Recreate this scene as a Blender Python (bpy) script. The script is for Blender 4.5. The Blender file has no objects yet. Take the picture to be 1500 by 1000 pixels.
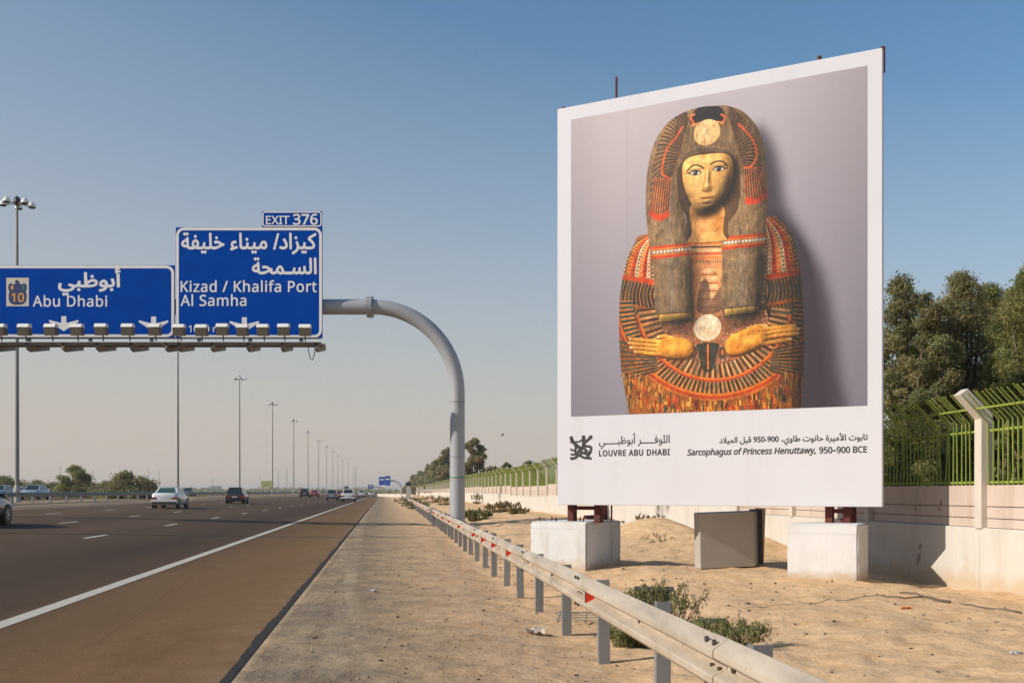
import bpy, bmesh, math, random, os
import numpy as np
from mathutils import Vector, Matrix
random.seed(7); RNG = np.random.default_rng(7)
sc = bpy.context.scene; COL = sc.collection
R = math.radians; PI = math.pi

# ------------------------------------------------------------------ camera, sky, sun, exposure
F = 1560.0; H = 1.45; HZ = 720.0            # focal length in photo pixels, eye height, horizon row
cd = bpy.data.cameras.new('camera'); cam = bpy.data.objects.new('camera', cd); COL.objects.link(cam)
cam.location = (0, 0, H); cam.rotation_euler = (R(90), 0, 0)
cd.sensor_width = 36; cd.lens = F / 1500 * 36; cd.shift_y = (HZ - 500) / 1500
cd.clip_start = .1; cd.clip_end = 12000
sc.camera = cam
SUN_EL, SUN_AZ = 30.0, 16.5                 # shadows run to +x, 15.5 degrees away from the viewer
a_, e_ = R(SUN_AZ), R(SUN_EL)
SUNV = Vector((-math.cos(a_) * math.cos(e_), -math.sin(a_) * math.cos(e_), math.sin(e_)))
w = bpy.data.worlds.new('World'); sc.world = w; w.use_nodes = True
nt = w.node_tree; bg = nt.nodes['Background']
sky = nt.nodes.new('ShaderNodeTexSky'); sky.sky_type = 'NISHITA'; sky.sun_disc = False
sky.sun_elevation = e_; sky.sun_rotation = math.atan2(SUNV.x, SUNV.y)
sky.altitude = 0; sky.air_density = 1.0; sky.dust_density = 0.6; sky.ozone_density = 3.0
bg.inputs[1].default_value = .115
# dusty warm air towards the horizon, the same all the way round
tc = nt.nodes.new('ShaderNodeTexCoord'); sx = nt.nodes.new('ShaderNodeSeparateXYZ')
nt.links.new(tc.outputs['Generated'], sx.inputs[0])
rp = nt.nodes.new('ShaderNodeValToRGB')
dt = nt.nodes.new('ShaderNodeVectorMath'); dt.operation = 'DOT_PRODUCT'; nt.links.new(tc.outputs['Generated'], dt.inputs[0]); dt.inputs[1].default_value = (-.9636, -.267, 0)
mm_ = nt.nodes.new('ShaderNodeMath'); mm_.operation = 'MULTIPLY_ADD'; nt.links.new(dt.outputs['Value'], mm_.inputs[0]); mm_.inputs[1].default_value = -.20; mm_.inputs[2].default_value = -.04
m2_ = nt.nodes.new('ShaderNodeMath'); m2_.operation = 'MULTIPLY'; nt.links.new(mm_.outputs[0], m2_.inputs[0]); nt.links.new(sx.outputs['Z'], m2_.inputs[1])
m3_ = nt.nodes.new('ShaderNodeMath'); m3_.operation = 'MULTIPLY_ADD'; nt.links.new(m2_.outputs[0], m3_.inputs[0]); m3_.inputs[1].default_value = 2.4; nt.links.new(sx.outputs['Z'], m3_.inputs[2])
nt.links.new(m3_.outputs[0], rp.inputs[0])
cr = rp.color_ramp; cr.interpolation = 'LINEAR'
SKY_STOPS = [(0, (.97,) * 3), (.05, (.93,) * 3), (.14, (.64,) * 3), (.26, (.34,) * 3), (.40, (.08,) * 3), (.55, (.0,) * 3)]
cr.elements[0].position = 0; cr.elements[0].color = (*SKY_STOPS[0][1], 1)
cr.elements[1].position = SKY_STOPS[-1][0]; cr.elements[1].color = (*SKY_STOPS[-1][1], 1)
for p_, c_ in SKY_STOPS[1:-1]:
    el = cr.elements.new(p_); el.color = (*c_, 1)
mx = nt.nodes.new('ShaderNodeMixRGB'); nt.links.new(rp.outputs[0], mx.inputs[0])
sk2 = nt.nodes.new('ShaderNodeMixRGB'); sk2.blend_type = 'MULTIPLY'; sk2.inputs[0].default_value = 1; sk2.inputs[2].default_value = (.73, 1.08, 1.13, 1); nt.links.new(sky.outputs[0], sk2.inputs[1]); nt.links.new(sk2.outputs[0], mx.inputs[1])
DUST = (5.05, 4.40, 3.90)
mx.inputs[2].default_value = (*DUST, 1)
nt.links.new(mx.outputs[0], bg.inputs[0])
sd = bpy.data.lights.new('sun', 'SUN'); sd.energy = 4.7; sd.angle = R(.6); sd.color = (1, .925, .82)
so = bpy.data.objects.new('sun', sd); COL.objects.link(so); so.rotation_euler = (-SUNV).to_track_quat('-Z', 'Y').to_euler(); so.location = (-20, -5, 30)
sc.view_settings.view_transform = 'Standard'; sc.view_settings.look = 'None'; sc.view_settings.exposure = 0; sc.view_settings.gamma = 1
sc.view_settings.use_curve_mapping = False

# ------------------------------------------------------------------ helpers
def P(px, py, Y): return Vector(((px - 750) * Y / F, Y, H - (py - HZ) * Y / F))
def tag(o, label=None, cat=None, group=None, kind=None):
    for k, v in (('label', label), ('category', cat), ('group', group), ('kind', kind)):
        if v: o[k] = v
    return o
def thing(name, label, cat, loc=(0, 0, 0), rz=0, group=None):
    o = bpy.data.objects.new(name, None); COL.objects.link(o); o.location = loc; o.rotation_euler = (0, 0, rz)
    o.empty_display_size = .1
    return tag(o, label, cat, group)
def wmat(o):
    m = Matrix.LocRotScale(o.location, o.rotation_euler, o.scale)
    return m if o.parent is None else wmat(o.parent) @ m
class MB:
    """collects geometry; build() links it as one mesh object"""
    def __init__(s): s.v = []; s.f = []; s.mi = []; s.m = 0
    def add(s, vs, fs):
        n = len(s.v); s.v += [tuple(p) for p in vs]; s.f += [tuple(i + n for i in f) for f in fs]; s.mi += [s.m] * len(fs); return s
    def box(s, c, d, rz=0, mat=None):
        c = Vector(c); hx, hy, hz = d[0] / 2, d[1] / 2, d[2] / 2
        M = Matrix.Rotation(rz, 3, 'Z') if mat is None else mat
        vs = [c + M @ Vector((x * hx, y * hy, z * hz)) for z in (-1, 1) for x, y in ((-1, -1), (1, -1), (1, 1), (-1, 1))]
        return s.add(vs, [(3, 2, 1, 0), (4, 5, 6, 7), (0, 1, 5, 4), (1, 2, 6, 5), (2, 3, 7, 6), (3, 0, 4, 7)])
    def tube(s, pts, r, n=10, cap=True):
        pts = [Vector(p) for p in pts]; k = len(pts); rs = r if isinstance(r, (list, tuple)) else [r] * k
        vs = []; up = None
        for i, p in enumerate(pts):
            t = (pts[min(i + 1, k - 1)] - pts[max(i - 1, 0)]).normalized()
            if up is None: up = t.orthogonal().normalized()
            up = (up - t * up.dot(t)).normalized(); b = t.cross(up)
            for j in range(n):
                a = 2 * PI * j / n; vs.append(p + (up * math.cos(a) + b * math.sin(a)) * rs[i])
        fs = [(i * n + j, i * n + (j + 1) % n, (i + 1) * n + (j + 1) % n, (i + 1) * n + j) for i in range(k - 1) for j in range(n)]
        if cap: fs += [tuple(range(n))[::-1], tuple(range((k - 1) * n, k * n))]
        return s.add(vs, fs)
    def prism(s, poly, fn, t0, t1):
        """poly: 2D loop; fn(x, y, t) -> point"""
        n = len(poly); vs = [fn(x, y, t0) for x, y in poly] + [fn(x, y, t1) for x, y in poly]
        return s.add(vs, [tuple(range(n))[::-1], tuple(range(n, 2 * n))] + [(i, (i + 1) % n, n + (i + 1) % n, n + i) for i in range(n)])
    def build(s, name, m, parent=None, world=True, smooth=False, bevel=0, seg=2):
        me = bpy.data.meshes.new(name); me.from_pydata(s.v, [], s.f); me.update()
        for q in (m if isinstance(m, (list, tuple)) else [m]): me.materials.append(q)
        if any(s.mi): me.polygons.foreach_set('material_index', s.mi)
        bm = bmesh.new(); bm.from_mesh(me)
        if bevel: bmesh.ops.bevel(bm, geom=list(bm.edges), offset=bevel, segments=seg, affect='EDGES', profile=.6)
        bmesh.ops.recalc_face_normals(bm, faces=bm.faces); bm.to_mesh(me); bm.free()
        if smooth: me.shade_smooth() if not bevel else me.polygons.foreach_set('use_smooth', [True] * len(me.polygons))
        o = bpy.data.objects.new(name, me); COL.objects.link(o)
        if parent is not None:
            if world: me.transform(wmat(parent).inverted())
            o.parent = parent
        return o
def smooth_angle(o, deg=40):
    me = o.data; me.polygons.foreach_set('use_smooth', [True] * len(me.polygons))
    bm = bmesh.new(); bm.from_mesh(me)
    for e in bm.edges:
        if len(e.link_faces) == 2 and e.calc_face_angle(0) > R(deg): e.smooth = False
    bm.to_mesh(me); bm.free(); return o
def copy_tree(o, loc=None, rz=None, parent=None, depth=0):
    c = o.copy(); COL.objects.link(c)
    if parent is not None: c.parent = parent
    if loc is not None: c.location = loc
    if rz is not None: c.rotation_euler = (0, 0, rz)
    for ch in list(o.children): copy_tree(ch, parent=c)
    return c

def srgb(r, g, b):
    f = lambda c: (c / 255 / 12.92) if c <= 10 else ((c / 255 + .055) / 1.055) ** 2.4
    return (f(r), f(g), f(b))
class N:
    def __init__(s, name):
        s.m = bpy.data.materials.new(name); s.m.use_nodes = True; s.t = s.m.node_tree; s.b = s.t.nodes['Principled BSDF']
        s.tc = None
    def n(s, ty, **k):
        x = s.t.nodes.new(ty)
        for a, v in k.items(): setattr(x, a, v)
        return x
    def l(s, a, b): s.t.links.new(a, b)
    def co(s):
        if s.tc is None: s.tc = s.n('ShaderNodeNewGeometry').outputs['Position']
        return s.tc
    def noise(s, scale, detail=4, rough=.55, vec=None, sc3=None):
        x = s.n('ShaderNodeTexNoise'); x.inputs['Scale'].default_value = scale; x.inputs['Detail'].default_value = detail; x.inputs['Roughness'].default_value = rough
        v = vec or s.co()
        if sc3:
            mp = s.n('ShaderNodeMapping'); mp.inputs['Scale'].default_value = sc3; s.l(v, mp.inputs[0]); v = mp.outputs[0]
        s.l(v, x.inputs['Vector']); return x.outputs['Fac']
    def ramp(s, fac, stops):
        x = s.n('ShaderNodeValToRGB'); s.l(fac, x.inputs[0]); e = x.color_ramp.elements
        e[0].position = stops[0][0]; e[0].color = (*stops[0][1], 1); e[1].position = stops[-1][0]; e[1].color = (*stops[-1][1], 1)
        for p, c in stops[1:-1]: q = e.new(p); q.color = (*c, 1)
        return x.outputs[0]
    def mix(s, fac, a, b, mode='MIX'):
        x = s.n('ShaderNodeMixRGB', blend_type=mode)
        for i, v in enumerate((fac, a, b)):
            if hasattr(v, 'is_linked') or hasattr(v, 'links'): s.l(v, x.inputs[i])
            elif i == 0: x.inputs[0].default_value = v
            else: x.inputs[i].default_value = (*v, 1)
        return x.outputs[0]
    def math(s, op, a, b=0.0, c=None):
        x = s.n('ShaderNodeMath', operation=op)
        for i, v in enumerate((a, b, c)):
            if v is None: continue
            if isinstance(v, (int, float)): x.inputs[i].default_value = v
            else: s.l(v, x.inputs[i])
        return x.outputs[0]
    def bump(s, h, strength=.3, dist=.01):
        x = s.n('ShaderNodeBump'); x.inputs['Strength'].default_value = strength; x.inputs['Distance'].default_value = dist
        s.l(h, x.inputs['Height'])
        if s.b.inputs['Normal'].is_linked: s.l(s.b.inputs['Normal'].links[0].from_socket, x.inputs['Normal'])
        s.l(x.outputs[0], s.b.inputs['Normal'])
    def col(s, c):
        if isinstance(c, tuple): s.b.inputs['Base Color'].default_value = (*c, 1)
        else: s.l(c, s.b.inputs['Base Color'])
    def set(s, rough=.6, metal=0, spec=.5):
        s.b.inputs['Roughness'].default_value = rough; s.b.inputs['Metallic'].default_value = metal; s.b.inputs['Specular IOR Level'].default_value = spec
        return s
def lerp(c, k): return tuple(max(0, min(1, x * k)) for x in c)
def simple(name, c, rough=.6, metal=0, var=.15, scale=3, bump=.0, spec=.4, bscale=60, bd=.004, streak=False):
    m = N(name).set(rough, metal, spec)
    f = m.noise(scale, 5, .6, sc3=(1, 1, .15) if streak else None)
    m.col(m.ramp(f, [(.3, lerp(c, 1 - var)), (.7, lerp(c, 1 + var))]))
    if bump: m.bump(m.noise(bscale, 3), bump, bd)
    return m.m
def flat(name, c, rough=.5, metal=0, spec=.5):
    m = N(name).set(rough, metal, spec); m.col(c); return m.m

M = {}
M['galv'] = simple('galvanised steel', (.47, .41, .34), .55, .25, .10, 1.2, .12, bscale=25)
_m = N('galvanised rail').set(.5, .22, .4); _f = _m.noise(3.5, 6, .65, sc3=(2.5, .35, 1)); _c = _m.ramp(_f, [(.28, (.37, .30, .225)), (.5, (.50, .41, .31)), (.75, (.57, .485, .38))]); _g = _m.ramp(_m.noise(22, 3, .6), [(.64, (1, 1, 1)), (.73, (.66, .62, .58))]); _m.col(_m.mix(1.0, _c, _g, 'MULTIPLY')); _m.l(_m.ramp(_f, [(.3, (.42, .42, .42)), (.7, (.66, .66, .66))]), _m.b.inputs['Roughness']); _m.bump(_m.noise(6, 3, .5), .15, .01); M['galv'] = _m.m
M['boltm'] = simple('bolt', (.11, .09, .075), .6, .4, .2, 9)
M['post'] = simple('weathered steel post', (.26, .26, .26), .55, .35, .15, 4, .1, streak=True)
M['pole'] = simple('grey painted steel', (.36, .365, .38), .5, .1, .07, 1.5, streak=True)
M['mast'] = simple('mast steel', (.25, .24, .22), .6, .2, .1, .5)
M['mastbase'] = simple('mast concrete', (.42, .39, .35), .9, 0, .1, 3)
M['white_lamp'] = simple('white lamp housing', (.72, .70, .64), .4, 0, .05)
M['dark'] = flat('dark plastic', (.015, .016, .018), .5)
M['blue'] = simple('blue sign sheeting', (.001, .062, .37), .7, 0, .06, 2, spec=.0)
M['signwhite'] = simple('white sign sheeting', (.84, .81, .78), .6, 0, .04, 2, spec=.1)
M['signback'] = simple('sign aluminium', (.40, .39, .37), .5, .5)
M['orange'] = flat('orange sheeting', (.75, .33, .03))
M['navy'] = flat('navy sheeting', (.008, .03, .14))
M['greens'] = flat('green sheeting', (.03, .22, .08))
M['walk'] = simple('catwalk steel', (.20, .165, .125), .6, .2, .2, 3)
M['lampbox'] = simple('floodlight casing', (.15, .12, .08), .6, .1, .1)
M['lampsunlit'] = simple('sunlit floodlight face', (.80, .77, .70), .5, 0, .05)  # near-white stands for sun catching the slanted upper face
M['vinyl'] = simple('white billboard vinyl', (.635, .622, .655), .55, 0, .02, .7, .05, bscale=3, bd=.01)
_m = N('white billboard vinyl').set(.55, 0, .3); _c = _m.ramp(_m.noise(.7, 4, .6), [(.3, (.622, .608, .64)), (.7, (.645, .632, .665))]); _s = _m.ramp(_m.noise(2.2, 4, .6, sc3=(1, 1, .08)), [(.55, (1, 1, 1)), (.8, (.93, .92, .90))]); _m.col(_m.mix(1.0, _c, _s, 'MULTIPLY'))
_m.bump(_m.noise(.8, 2, .5, sc3=(1, 1, .5)), .35, .05); M['vinyl'] = _m.m
M['ink'] = flat('dark print', (.022, .018, .018), .6)
M['rust'] = simple('red primer steel', (.11, .022, .016), .7, 0, .4, 6)
M['whiteblock'] = None
M['cab'] = simple('grey cabinet paint', (.41, .37, .325), .55, 0, .06, 1.5)
M['cabgap'] = simple('dark cabinet gap', (.035, .033, .032), .7)  # near-black tone stands for the dark gap beside the cabinet
M['ply'] = simple('pale board edge', (.45, .36, .24), .8, 0, .2, 8)
M['green'] = simple('green fence paint', (.24, .29, .05), .6, 0, .2, 3, spec=.2)
M['postcon'] = simple('cream concrete post', (.56, .50, .43), .9, 0, .08, 3, .2)
M['red'] = flat('red reflector', (.75, .03, .012), .35)
M['bark'] = simple('bark', (.13, .10, .075), .95, 0, .3, 8, .6, bscale=30, bd=.02)
M['dry'] = simple('dry stems', (.27, .19, .10), .95, 0, .3, 5)
M['tyre'] = flat('tyre rubber', (.018, .018, .018), .85)
M['rim'] = flat('alloy rim', (.45, .45, .45), .35, .7)
M['glass'] = flat('car glass', (.018, .026, .028), .08, 0, .8)
M['glassg'] = flat('tinted rear glass', (.04, .085, .07), .08, 0, .8)
M['tail'] = flat('red tail lamp', (.30, .01, .012), .2)
M['plate'] = flat('number plate', (.65, .65, .6), .5)
M['trim'] = flat('black trim', (.02, .02, .02), .6)
def paint(name, c, rough=.25, metal=.0):
    m = N(name).set(rough, metal, .5); m.b.inputs['Coat Weight'].default_value = .6; m.b.inputs['Coat Roughness'].default_value = .06
    f = m.noise(2, 2); m.col(m.ramp(f, [(.3, lerp(c, .94)), (.7, c)])); return m.m
# whitewashed concrete block
m = N('whitewashed concrete').set(.85, 0, .3)
big = m.noise(2.2, 6, .6); fine = m.noise(26, 5, .7)
c0 = m.ramp(big, [(.25, (.62, .60, .575)), (.5, (.68, .67, .655)), (.8, (.72, .71, .70))])
chip = m.ramp(fine, [(.66, (0, 0, 0)), (.72, (1, 1, 1))])

sp = m.n('ShaderNodeSeparateXYZ'); m.l(m.co(), sp.inputs[0])
hgt = m.math('ADD', sp.outputs[2], m.math('MULTIPLY', m.math('SUBTRACT', m.noise(5, 5, .65), .5), .35))
dirt = m.ramp(hgt, [(.02, (.8, .8, .8)), (.17, (.0, .0, .0))])
run = m.ramp(m.noise(5, 4, .6, sc3=(1, 1, .14)), [(.55, (1, 1, 1)), (.75, (.84, .80, .74))])
wv2 = m.n('ShaderNodeTexWave', wave_type='BANDS', bands_direction='Z'); m.l(m.co(), wv2.inputs[0]); wv2.inputs['Scale'].default_value = .42; wv2.inputs['Distortion'].default_value = .25
board = m.ramp(wv2.outputs['Fac'], [(.0, (.90, .89, .88)), (.004, (1, 1, 1))])
c1 = m.mix(1.0, m.mix(1.0, m.mix(m.math('MULTIPLY', chip, .7), c0, (.36, .31, .26)), run, 'MULTIPLY'), board, 'MULTIPLY')
m.col(m.mix(dirt, c1, (.50, .36, .22))); m.bump(fine, .35, .01); m.bump(big, .4, .03); M['whiteblock'] = m.m
# wall
def wallmat(name, a, b, streak):
    m = N(name).set(.9, 0, .2)
    f1 = m.noise(.9, 6, .6); f2 = m.noise(2.0, 5, .65, sc3=(1, 1, .12)); f3 = m.noise(45, 3)
    c = m.ramp(f1, [(.3, a), (.7, b)])
    st = m.ramp(f2, [(.52, (1, 1, 1)), (.78, streak)])
    c = m.mix(1.0, c, st, 'MULTIPLY')
    sp = m.n('ShaderNodeSeparateXYZ'); m.l(m.co(), sp.inputs[0])
    hgt = m.math('ADD', sp.outputs[2], m.math('MULTIPLY', m.math('SUBTRACT', m.noise(3, 5, .65), .5), .5))
    dirt = m.ramp(hgt, [(.0, (.75, .75, .75)), (.22, (.0, .0, .0))])
    c = m.mix(dirt, c, (.50, .36, .22))
    spots = m.ramp(m.noise(3.1, 2, .4), [(.72, (1, 1, 1)), (.745, (.6, .56, .52))]); c = m.mix(1.0, c, spots, 'MULTIPLY')
    m.col(c); m.bump(f3, .25, .006); m.bump(f1, .3, .03)
    return m.m
M['plinth'] = wallmat('rendered wall base', (.54, .495, .43), (.60, .56, .50), (.86, .80, .74))
M['slab'] = wallmat('precast slab', (.50, .40, .33), (.57, .475, .40), (.80, .72, .66))
# asphalt with lane wear
m = N('asphalt').set(.88, 0, .12)
sp = m.n('ShaderNodeSeparateXYZ'); m.l(m.co(), sp.inputs[0])
L = m.math('ADD', sp.outputs[0], m.math('MULTIPLY', sp.outputs[1], .1205))
lanef = m.math('DIVIDE', m.math('MULTIPLY', L, -1.0), 24.0)
lanes = m.ramp(lanef, [(.04, (.190, .108, .050)), (.10, (.182, .103, .048)), (.15, (.150, .087, .043)), (.175, (.084, .052, .031)), (.23, (.064, .041, .027)), (.29, (.076, .049, .031)), (.34, (.082, .052, .033)), (.42, (.098, .062, .038)), (.5, (.080, .051, .032)), (.62, (.100, .064, .039)), (.85, (.115, .075, .046))])
lo = m.noise(.22, 4, .6, sc3=(1.4, .12, 1)); fi = m.noise(55, 3, .7); fi2 = m.noise(5, 4, .7)
k1 = m.ramp(lo, [(.3, (.84, .84, .84)), (.7, (1.14, 1.12, 1.10))])
k2 = m.ramp(fi, [(.25, (.62, .62, .62)), (.5, (1, 1, 1)), (.78, (1.45, 1.42, 1.38))])
k3 = m.ramp(fi2, [(.3, (.93, .93, .93)), (.7, (1.07, 1.07, 1.07))])
m.col(m.mix(1.0, m.mix(1.0, m.mix(1.0, lanes, k1, 'MULTIPLY'), k2, 'MULTIPLY'), k3, 'MULTIPLY')); 
M['asphalt'] = m.m
st = m.ramp(m.noise(.7, 6, .7, sc3=(1, .25, 1)), [(.56, (1, 1, 1)), (.70, (.80, .79, .78))])
drip = m.ramp(m.noise(9, 2, .5), [(.70, (1, 1, 1)), (.76, (.60, .58, .57))])
dust = m.math('MULTIPLY', m.ramp(lanef, [(.045, (1, 1, 1)), (.085, (0, 0, 0))]), m.ramp(m.noise(1.6, 5, .65), [(.38, (0, 0, 0)), (.75, (1, 1, 1))]))
cur = m.b.inputs['Base Color'].links[0].from_socket
c1_ = m.mix(1.0, m.mix(1.0, cur, st, 'MULTIPLY'), drip, 'MULTIPLY')
vo = m.n('ShaderNodeTexVoronoi', feature='DISTANCE_TO_EDGE'); mp_ = m.n('ShaderNodeMapping'); mp_.inputs['Scale'].default_value = (.55, .16, 1)
wv = m.mix(.06, m.co(), m.n('ShaderNodeTexNoise').outputs['Color']); m.l(wv, mp_.inputs[0]); m.l(mp_.outputs[0], vo.inputs['Vector']); vo.inputs['Scale'].default_value = 1
crk = m.ramp(vo.outputs['Distance'], [(.0, (.55, .53, .52)), (.006, (1, 1, 1))])
m.col(m.mix(m.math('MULTIPLY', dust, .55), m.mix(.6, c1_, m.mix(1.0, c1_, crk, 'MULTIPLY')), (.34, .235, .14)))
m.bump(fi, .5, .006)
m = N('bitumen edge').set(.8, 0, .3); f = m.noise(18, 4); m.col(m.ramp(f, [(.3, (.018, .015, .013)), (.75, (.055, .042, .032))])); m.bump(f, .6, .02); M['bitumen'] = m.m
m = N('road paint').set(.6, 0, .3); f = m.noise(14, 5, .7); m.col(m.ramp(f, [(.30, (.26, .21, .165)), (.42, (.50, .44, .36)), (.7, (.60, .53, .44))])); M['paint'] = m.m
# desert ground: grey compacted gravel by the road, orange sand elsewhere
m = N('sand and gravel').set(.95, 0, .1)
sp = m.n('ShaderNodeSeparateXYZ'); m.l(m.co(), sp.inputs[0])
L = m.math('ADD', sp.outputs[0], m.math('MULTIPLY', sp.outputs[1], .1205))
Ln = m.math('ADD', L, m.math('MULTIPLY', m.math('SUBTRACT', m.noise(1.3, 4, .6), .5), 1.6))
zone = m.n('ShaderNodeMapRange'); m.l(Ln, zone.inputs[0]); zone.inputs[1].default_value = -.4; zone.inputs[2].default_value = 2.0
f1 = m.noise(1.7, 7, .62); f2 = m.noise(38, 4, .75); f3 = m.noise(6, 5, .6); f4 = m.noise(110, 2, .6)
sand = m.ramp(f1, [(.25, (.60, .36, .175)), (.5, (.72, .475, .27)), (.8, (.80, .53, .30))])
grav = m.ramp(f1, [(.25, (.225, .165, .110)), (.45, (.295, .217, .143)), (.6, (.365, .265, .170)), (.8, (.47, .34, .215))])
base = m.mix(zone.outputs[0], grav, sand)
spk = m.ramp(f2, [(.28, (.50, .50, .50)), (.45, (1, 1, 1)), (.68, (1.0, 1.0, 1.0)), (.8, (1.30, 1.28, 1.25))])
base = m.mix(m.math('SUBTRACT', 1.0, m.math('MULTIPLY', zone.outputs[0], .75)), base, m.mix(1.0, base, spk, 'MULTIPLY'))
k3 = m.ramp(f3, [(.3, (.88, .87, .86)), (.65, (1.06, 1.06, 1.06))])
base = m.mix(1.0, base, k3, 'MULTIPLY')
# tyre tracks in the gravel, running nearly along the road
tr = m.n('ShaderNodeTexWave', wave_type='BANDS', bands_direction='X'); mp = m.n('ShaderNodeMapping'); mp.inputs['Rotation'].default_value = (0, 0, R(-1.0)); mp.inputs['Scale'].default_value = (1, 1, 1)
m.l(m.n('ShaderNodeCombineXYZ').outputs[0], mp.inputs[0]) if False else None
cx = m.n('ShaderNodeCombineXYZ'); m.l(L, cx.inputs[0]); m.l(m.math('MULTIPLY', sp.outputs[1], -.035), cx.inputs[1]); 
Ltr = m.math('ADD', L, m.math('ADD', m.math('MULTIPLY', sp.outputs[1], .045), m.math('MULTIPLY', m.noise(.35, 2), .5)))
c2 = m.n('ShaderNodeCombineXYZ'); m.l(Ltr, c2.inputs[0]); m.l(c2.outputs[0], tr.inputs[0]); tr.inputs['Scale'].default_value = 9; tr.inputs['Distortion'].default_value = .6; tr.inputs['Detail'].default_value = 2
msk = m.ramp(m.noise(.8, 3, .5, vec=c2.outputs[0]), [(.45, (0, 0, 0)), (.58, (1, 1, 1))])
bare = m.math('MULTIPLY', m.math('MULTIPLY', tr.outputs['Fac'], msk), m.math('SUBTRACT', 1.0, m.math('MULTIPLY', zone.outputs[0], .85)))
base = m.mix(m.math('MULTIPLY', bare, .16), base, (.50, .37, .25))
gm = m.math('SUBTRACT', 1.0, zone.outputs[0])
for (c_, slope, wd_, amt) in ((-.35, .012, .11, .55), (.95, -.02, .10, .45), (.30, .05, .09, .5), (-.80, .004, .10, .35)):
    d_ = m.math('ABSOLUTE', m.math('SUBTRACT', m.math('ADD', L, m.math('ADD', m.math('MULTIPLY', sp.outputs[1], slope), m.math('MULTIPLY', m.noise(.25, 2), .35))), c_ + .17))
    tk = m.ramp(d_, [(wd_ * .75, (1, 1, 1)), (wd_ * 1.25, (0, 0, 0))])
    rib = m.n('ShaderNodeTexWave', wave_type='BANDS', bands_direction='X'); cv = m.n('ShaderNodeCombineXYZ'); m.l(d_, cv.inputs[0]); m.l(m.math('MULTIPLY', sp.outputs[1], .12), cv.inputs[1]); m.l(cv.outputs[0], rib.inputs[0]); rib.inputs['Scale'].default_value = 14; rib.inputs['Distortion'].default_value = 1.2; rib.inputs['Detail'].default_value = 2
    br = m.ramp(m.noise(.9, 3, .6), [(.36, (0, 0, 0)), (.56, (1, 1, 1))])
    f_ = m.math('MULTIPLY', m.math('MULTIPLY', tk, br), m.math('MULTIPLY', m.math('ADD', m.math('MULTIPLY', rib.outputs['Fac'], .35), .5), amt))
    base = m.mix(f_, base, (.50, .385, .255)); m.bump(f_, .2, .010)
dk = m.ramp(m.noise(16, 3, .6), [(.64, (1, 1, 1)), (.72, (.55, .52, .50))]); base = m.mix(m.math('MULTIPLY', gm, .8), base, m.mix(1.0, base, dk, 'MULTIPLY'))
pat = m.ramp(m.noise(.55, 5, .65), [(.40, (.74, .76, .80)), (.62, (1.06, 1.04, 1.0))]); base = m.mix(m.math('ADD', m.math('MULTIPLY', gm, .75), .2), base, m.mix(1.0, base, pat, 'MULTIPLY'))
m.col(base)
vo = m.n('ShaderNodeTexVoronoi', feature='SMOOTH_F1'); vo.inputs['Scale'].default_value = 3.2; m.l(m.co(), vo.inputs['Vector'])
m.bump(f1, .45, .12); m.bump(m.math('MULTIPLY', vo.outputs['Distance'], zone.outputs[0]), .30, .06); m.bump(f3, .6, .05); m.bump(f2, .7, .014); m.bump(f4, .4, .004)
M['ground'] = m.m
M['stone'] = simple('pebble', (.30, .22, .15), .9, 0, .5, 9)
M['darkstone'] = simple('dark scrap', (.07, .05, .04), .9, 0, .5, 9)
M['paper'] = flat('litter white', (.75, .74, .72), .8)
def leafmat(name, c, tr=.25):
    m = N(name).set(.75, 0, .2)
    at = m.n('ShaderNodeAttribute', attribute_name='tint')
    m.col(m.mix(1.0, c, at.outputs['Color'], 'MULTIPLY'))
    m.b.inputs['Transmission Weight'].default_value = 0
    tl = m.n('ShaderNodeBsdfTranslucent'); m.l(m.mix(1.0, lerp(c, 1.2), at.outputs['Color'], 'MULTIPLY'), tl.inputs[0])
    ms = m.n('ShaderNodeMixShader'); ms.inputs[0].default_value = tr; out = m.t.nodes['Material Output']
    m.l(m.b.outputs[0], ms.inputs[1]); m.l(tl.outputs[0], ms.inputs[2]); m.l(ms.outputs[0], out.inputs[0]); return m.m
M['leaf_olive'] = leafmat('olive foliage', (.235, .215, .105), .45)
M['leaf_green'] = leafmat('green foliage', (.22, .215, .078), .45)
M['leaf_bush'] = leafmat('bush foliage', (.20, .20, .085))
M['leaf_dry'] = leafmat('dry scrub', (.22, .17, .085))

# ------------------------------------------------------------------ terrain and road
RS = .1205                                   # the road leans this much to the left per metre
def XL(L, Y, s=RS): return L - s * Y
def road_z(L):
    a = max(0, -L - 1.15)
    return .025 * min(a, 20.3) + .03 * max(0, min(1, (a - 20.3) / 3)) * 4.3 if a > 20.3 else .025 * a
def sstep(a, b, x):
    t = np.clip((x - a) / (b - a), 0, 1); return t * t * (3 - 2 * t)
def vnoise(x, y, seed=0):
    xi = np.floor(x).astype(int); yi = np.floor(y).astype(int); xf = x - xi; yf = y - yi
    def h(i, j): 
        k = (i * 374761393 + j * 668265263 + seed * 1442695) & 0x7fffffff; k = ((k ^ (k >> 13)) * 1274126177) & 0x7fffffff
        return ((k ^ (k >> 16)) & 0xffff) / 65535.0
    u = xf * xf * (3 - 2 * xf); v = yf * yf * (3 - 2 * yf)
    return (h(xi, yi) * (1 - u) + h(xi + 1, yi) * u) * (1 - v) + (h(xi, yi + 1) * (1 - u) + h(xi + 1, yi + 1) * u) * v
def fbm(x, y, o=4, seed=0):
    s = 0; a = .5
    for i in range(o): s = s + a * (vnoise(x * 2 ** i, y * 2 ** i, seed + i) - .5); a *= .5
    return s
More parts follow.
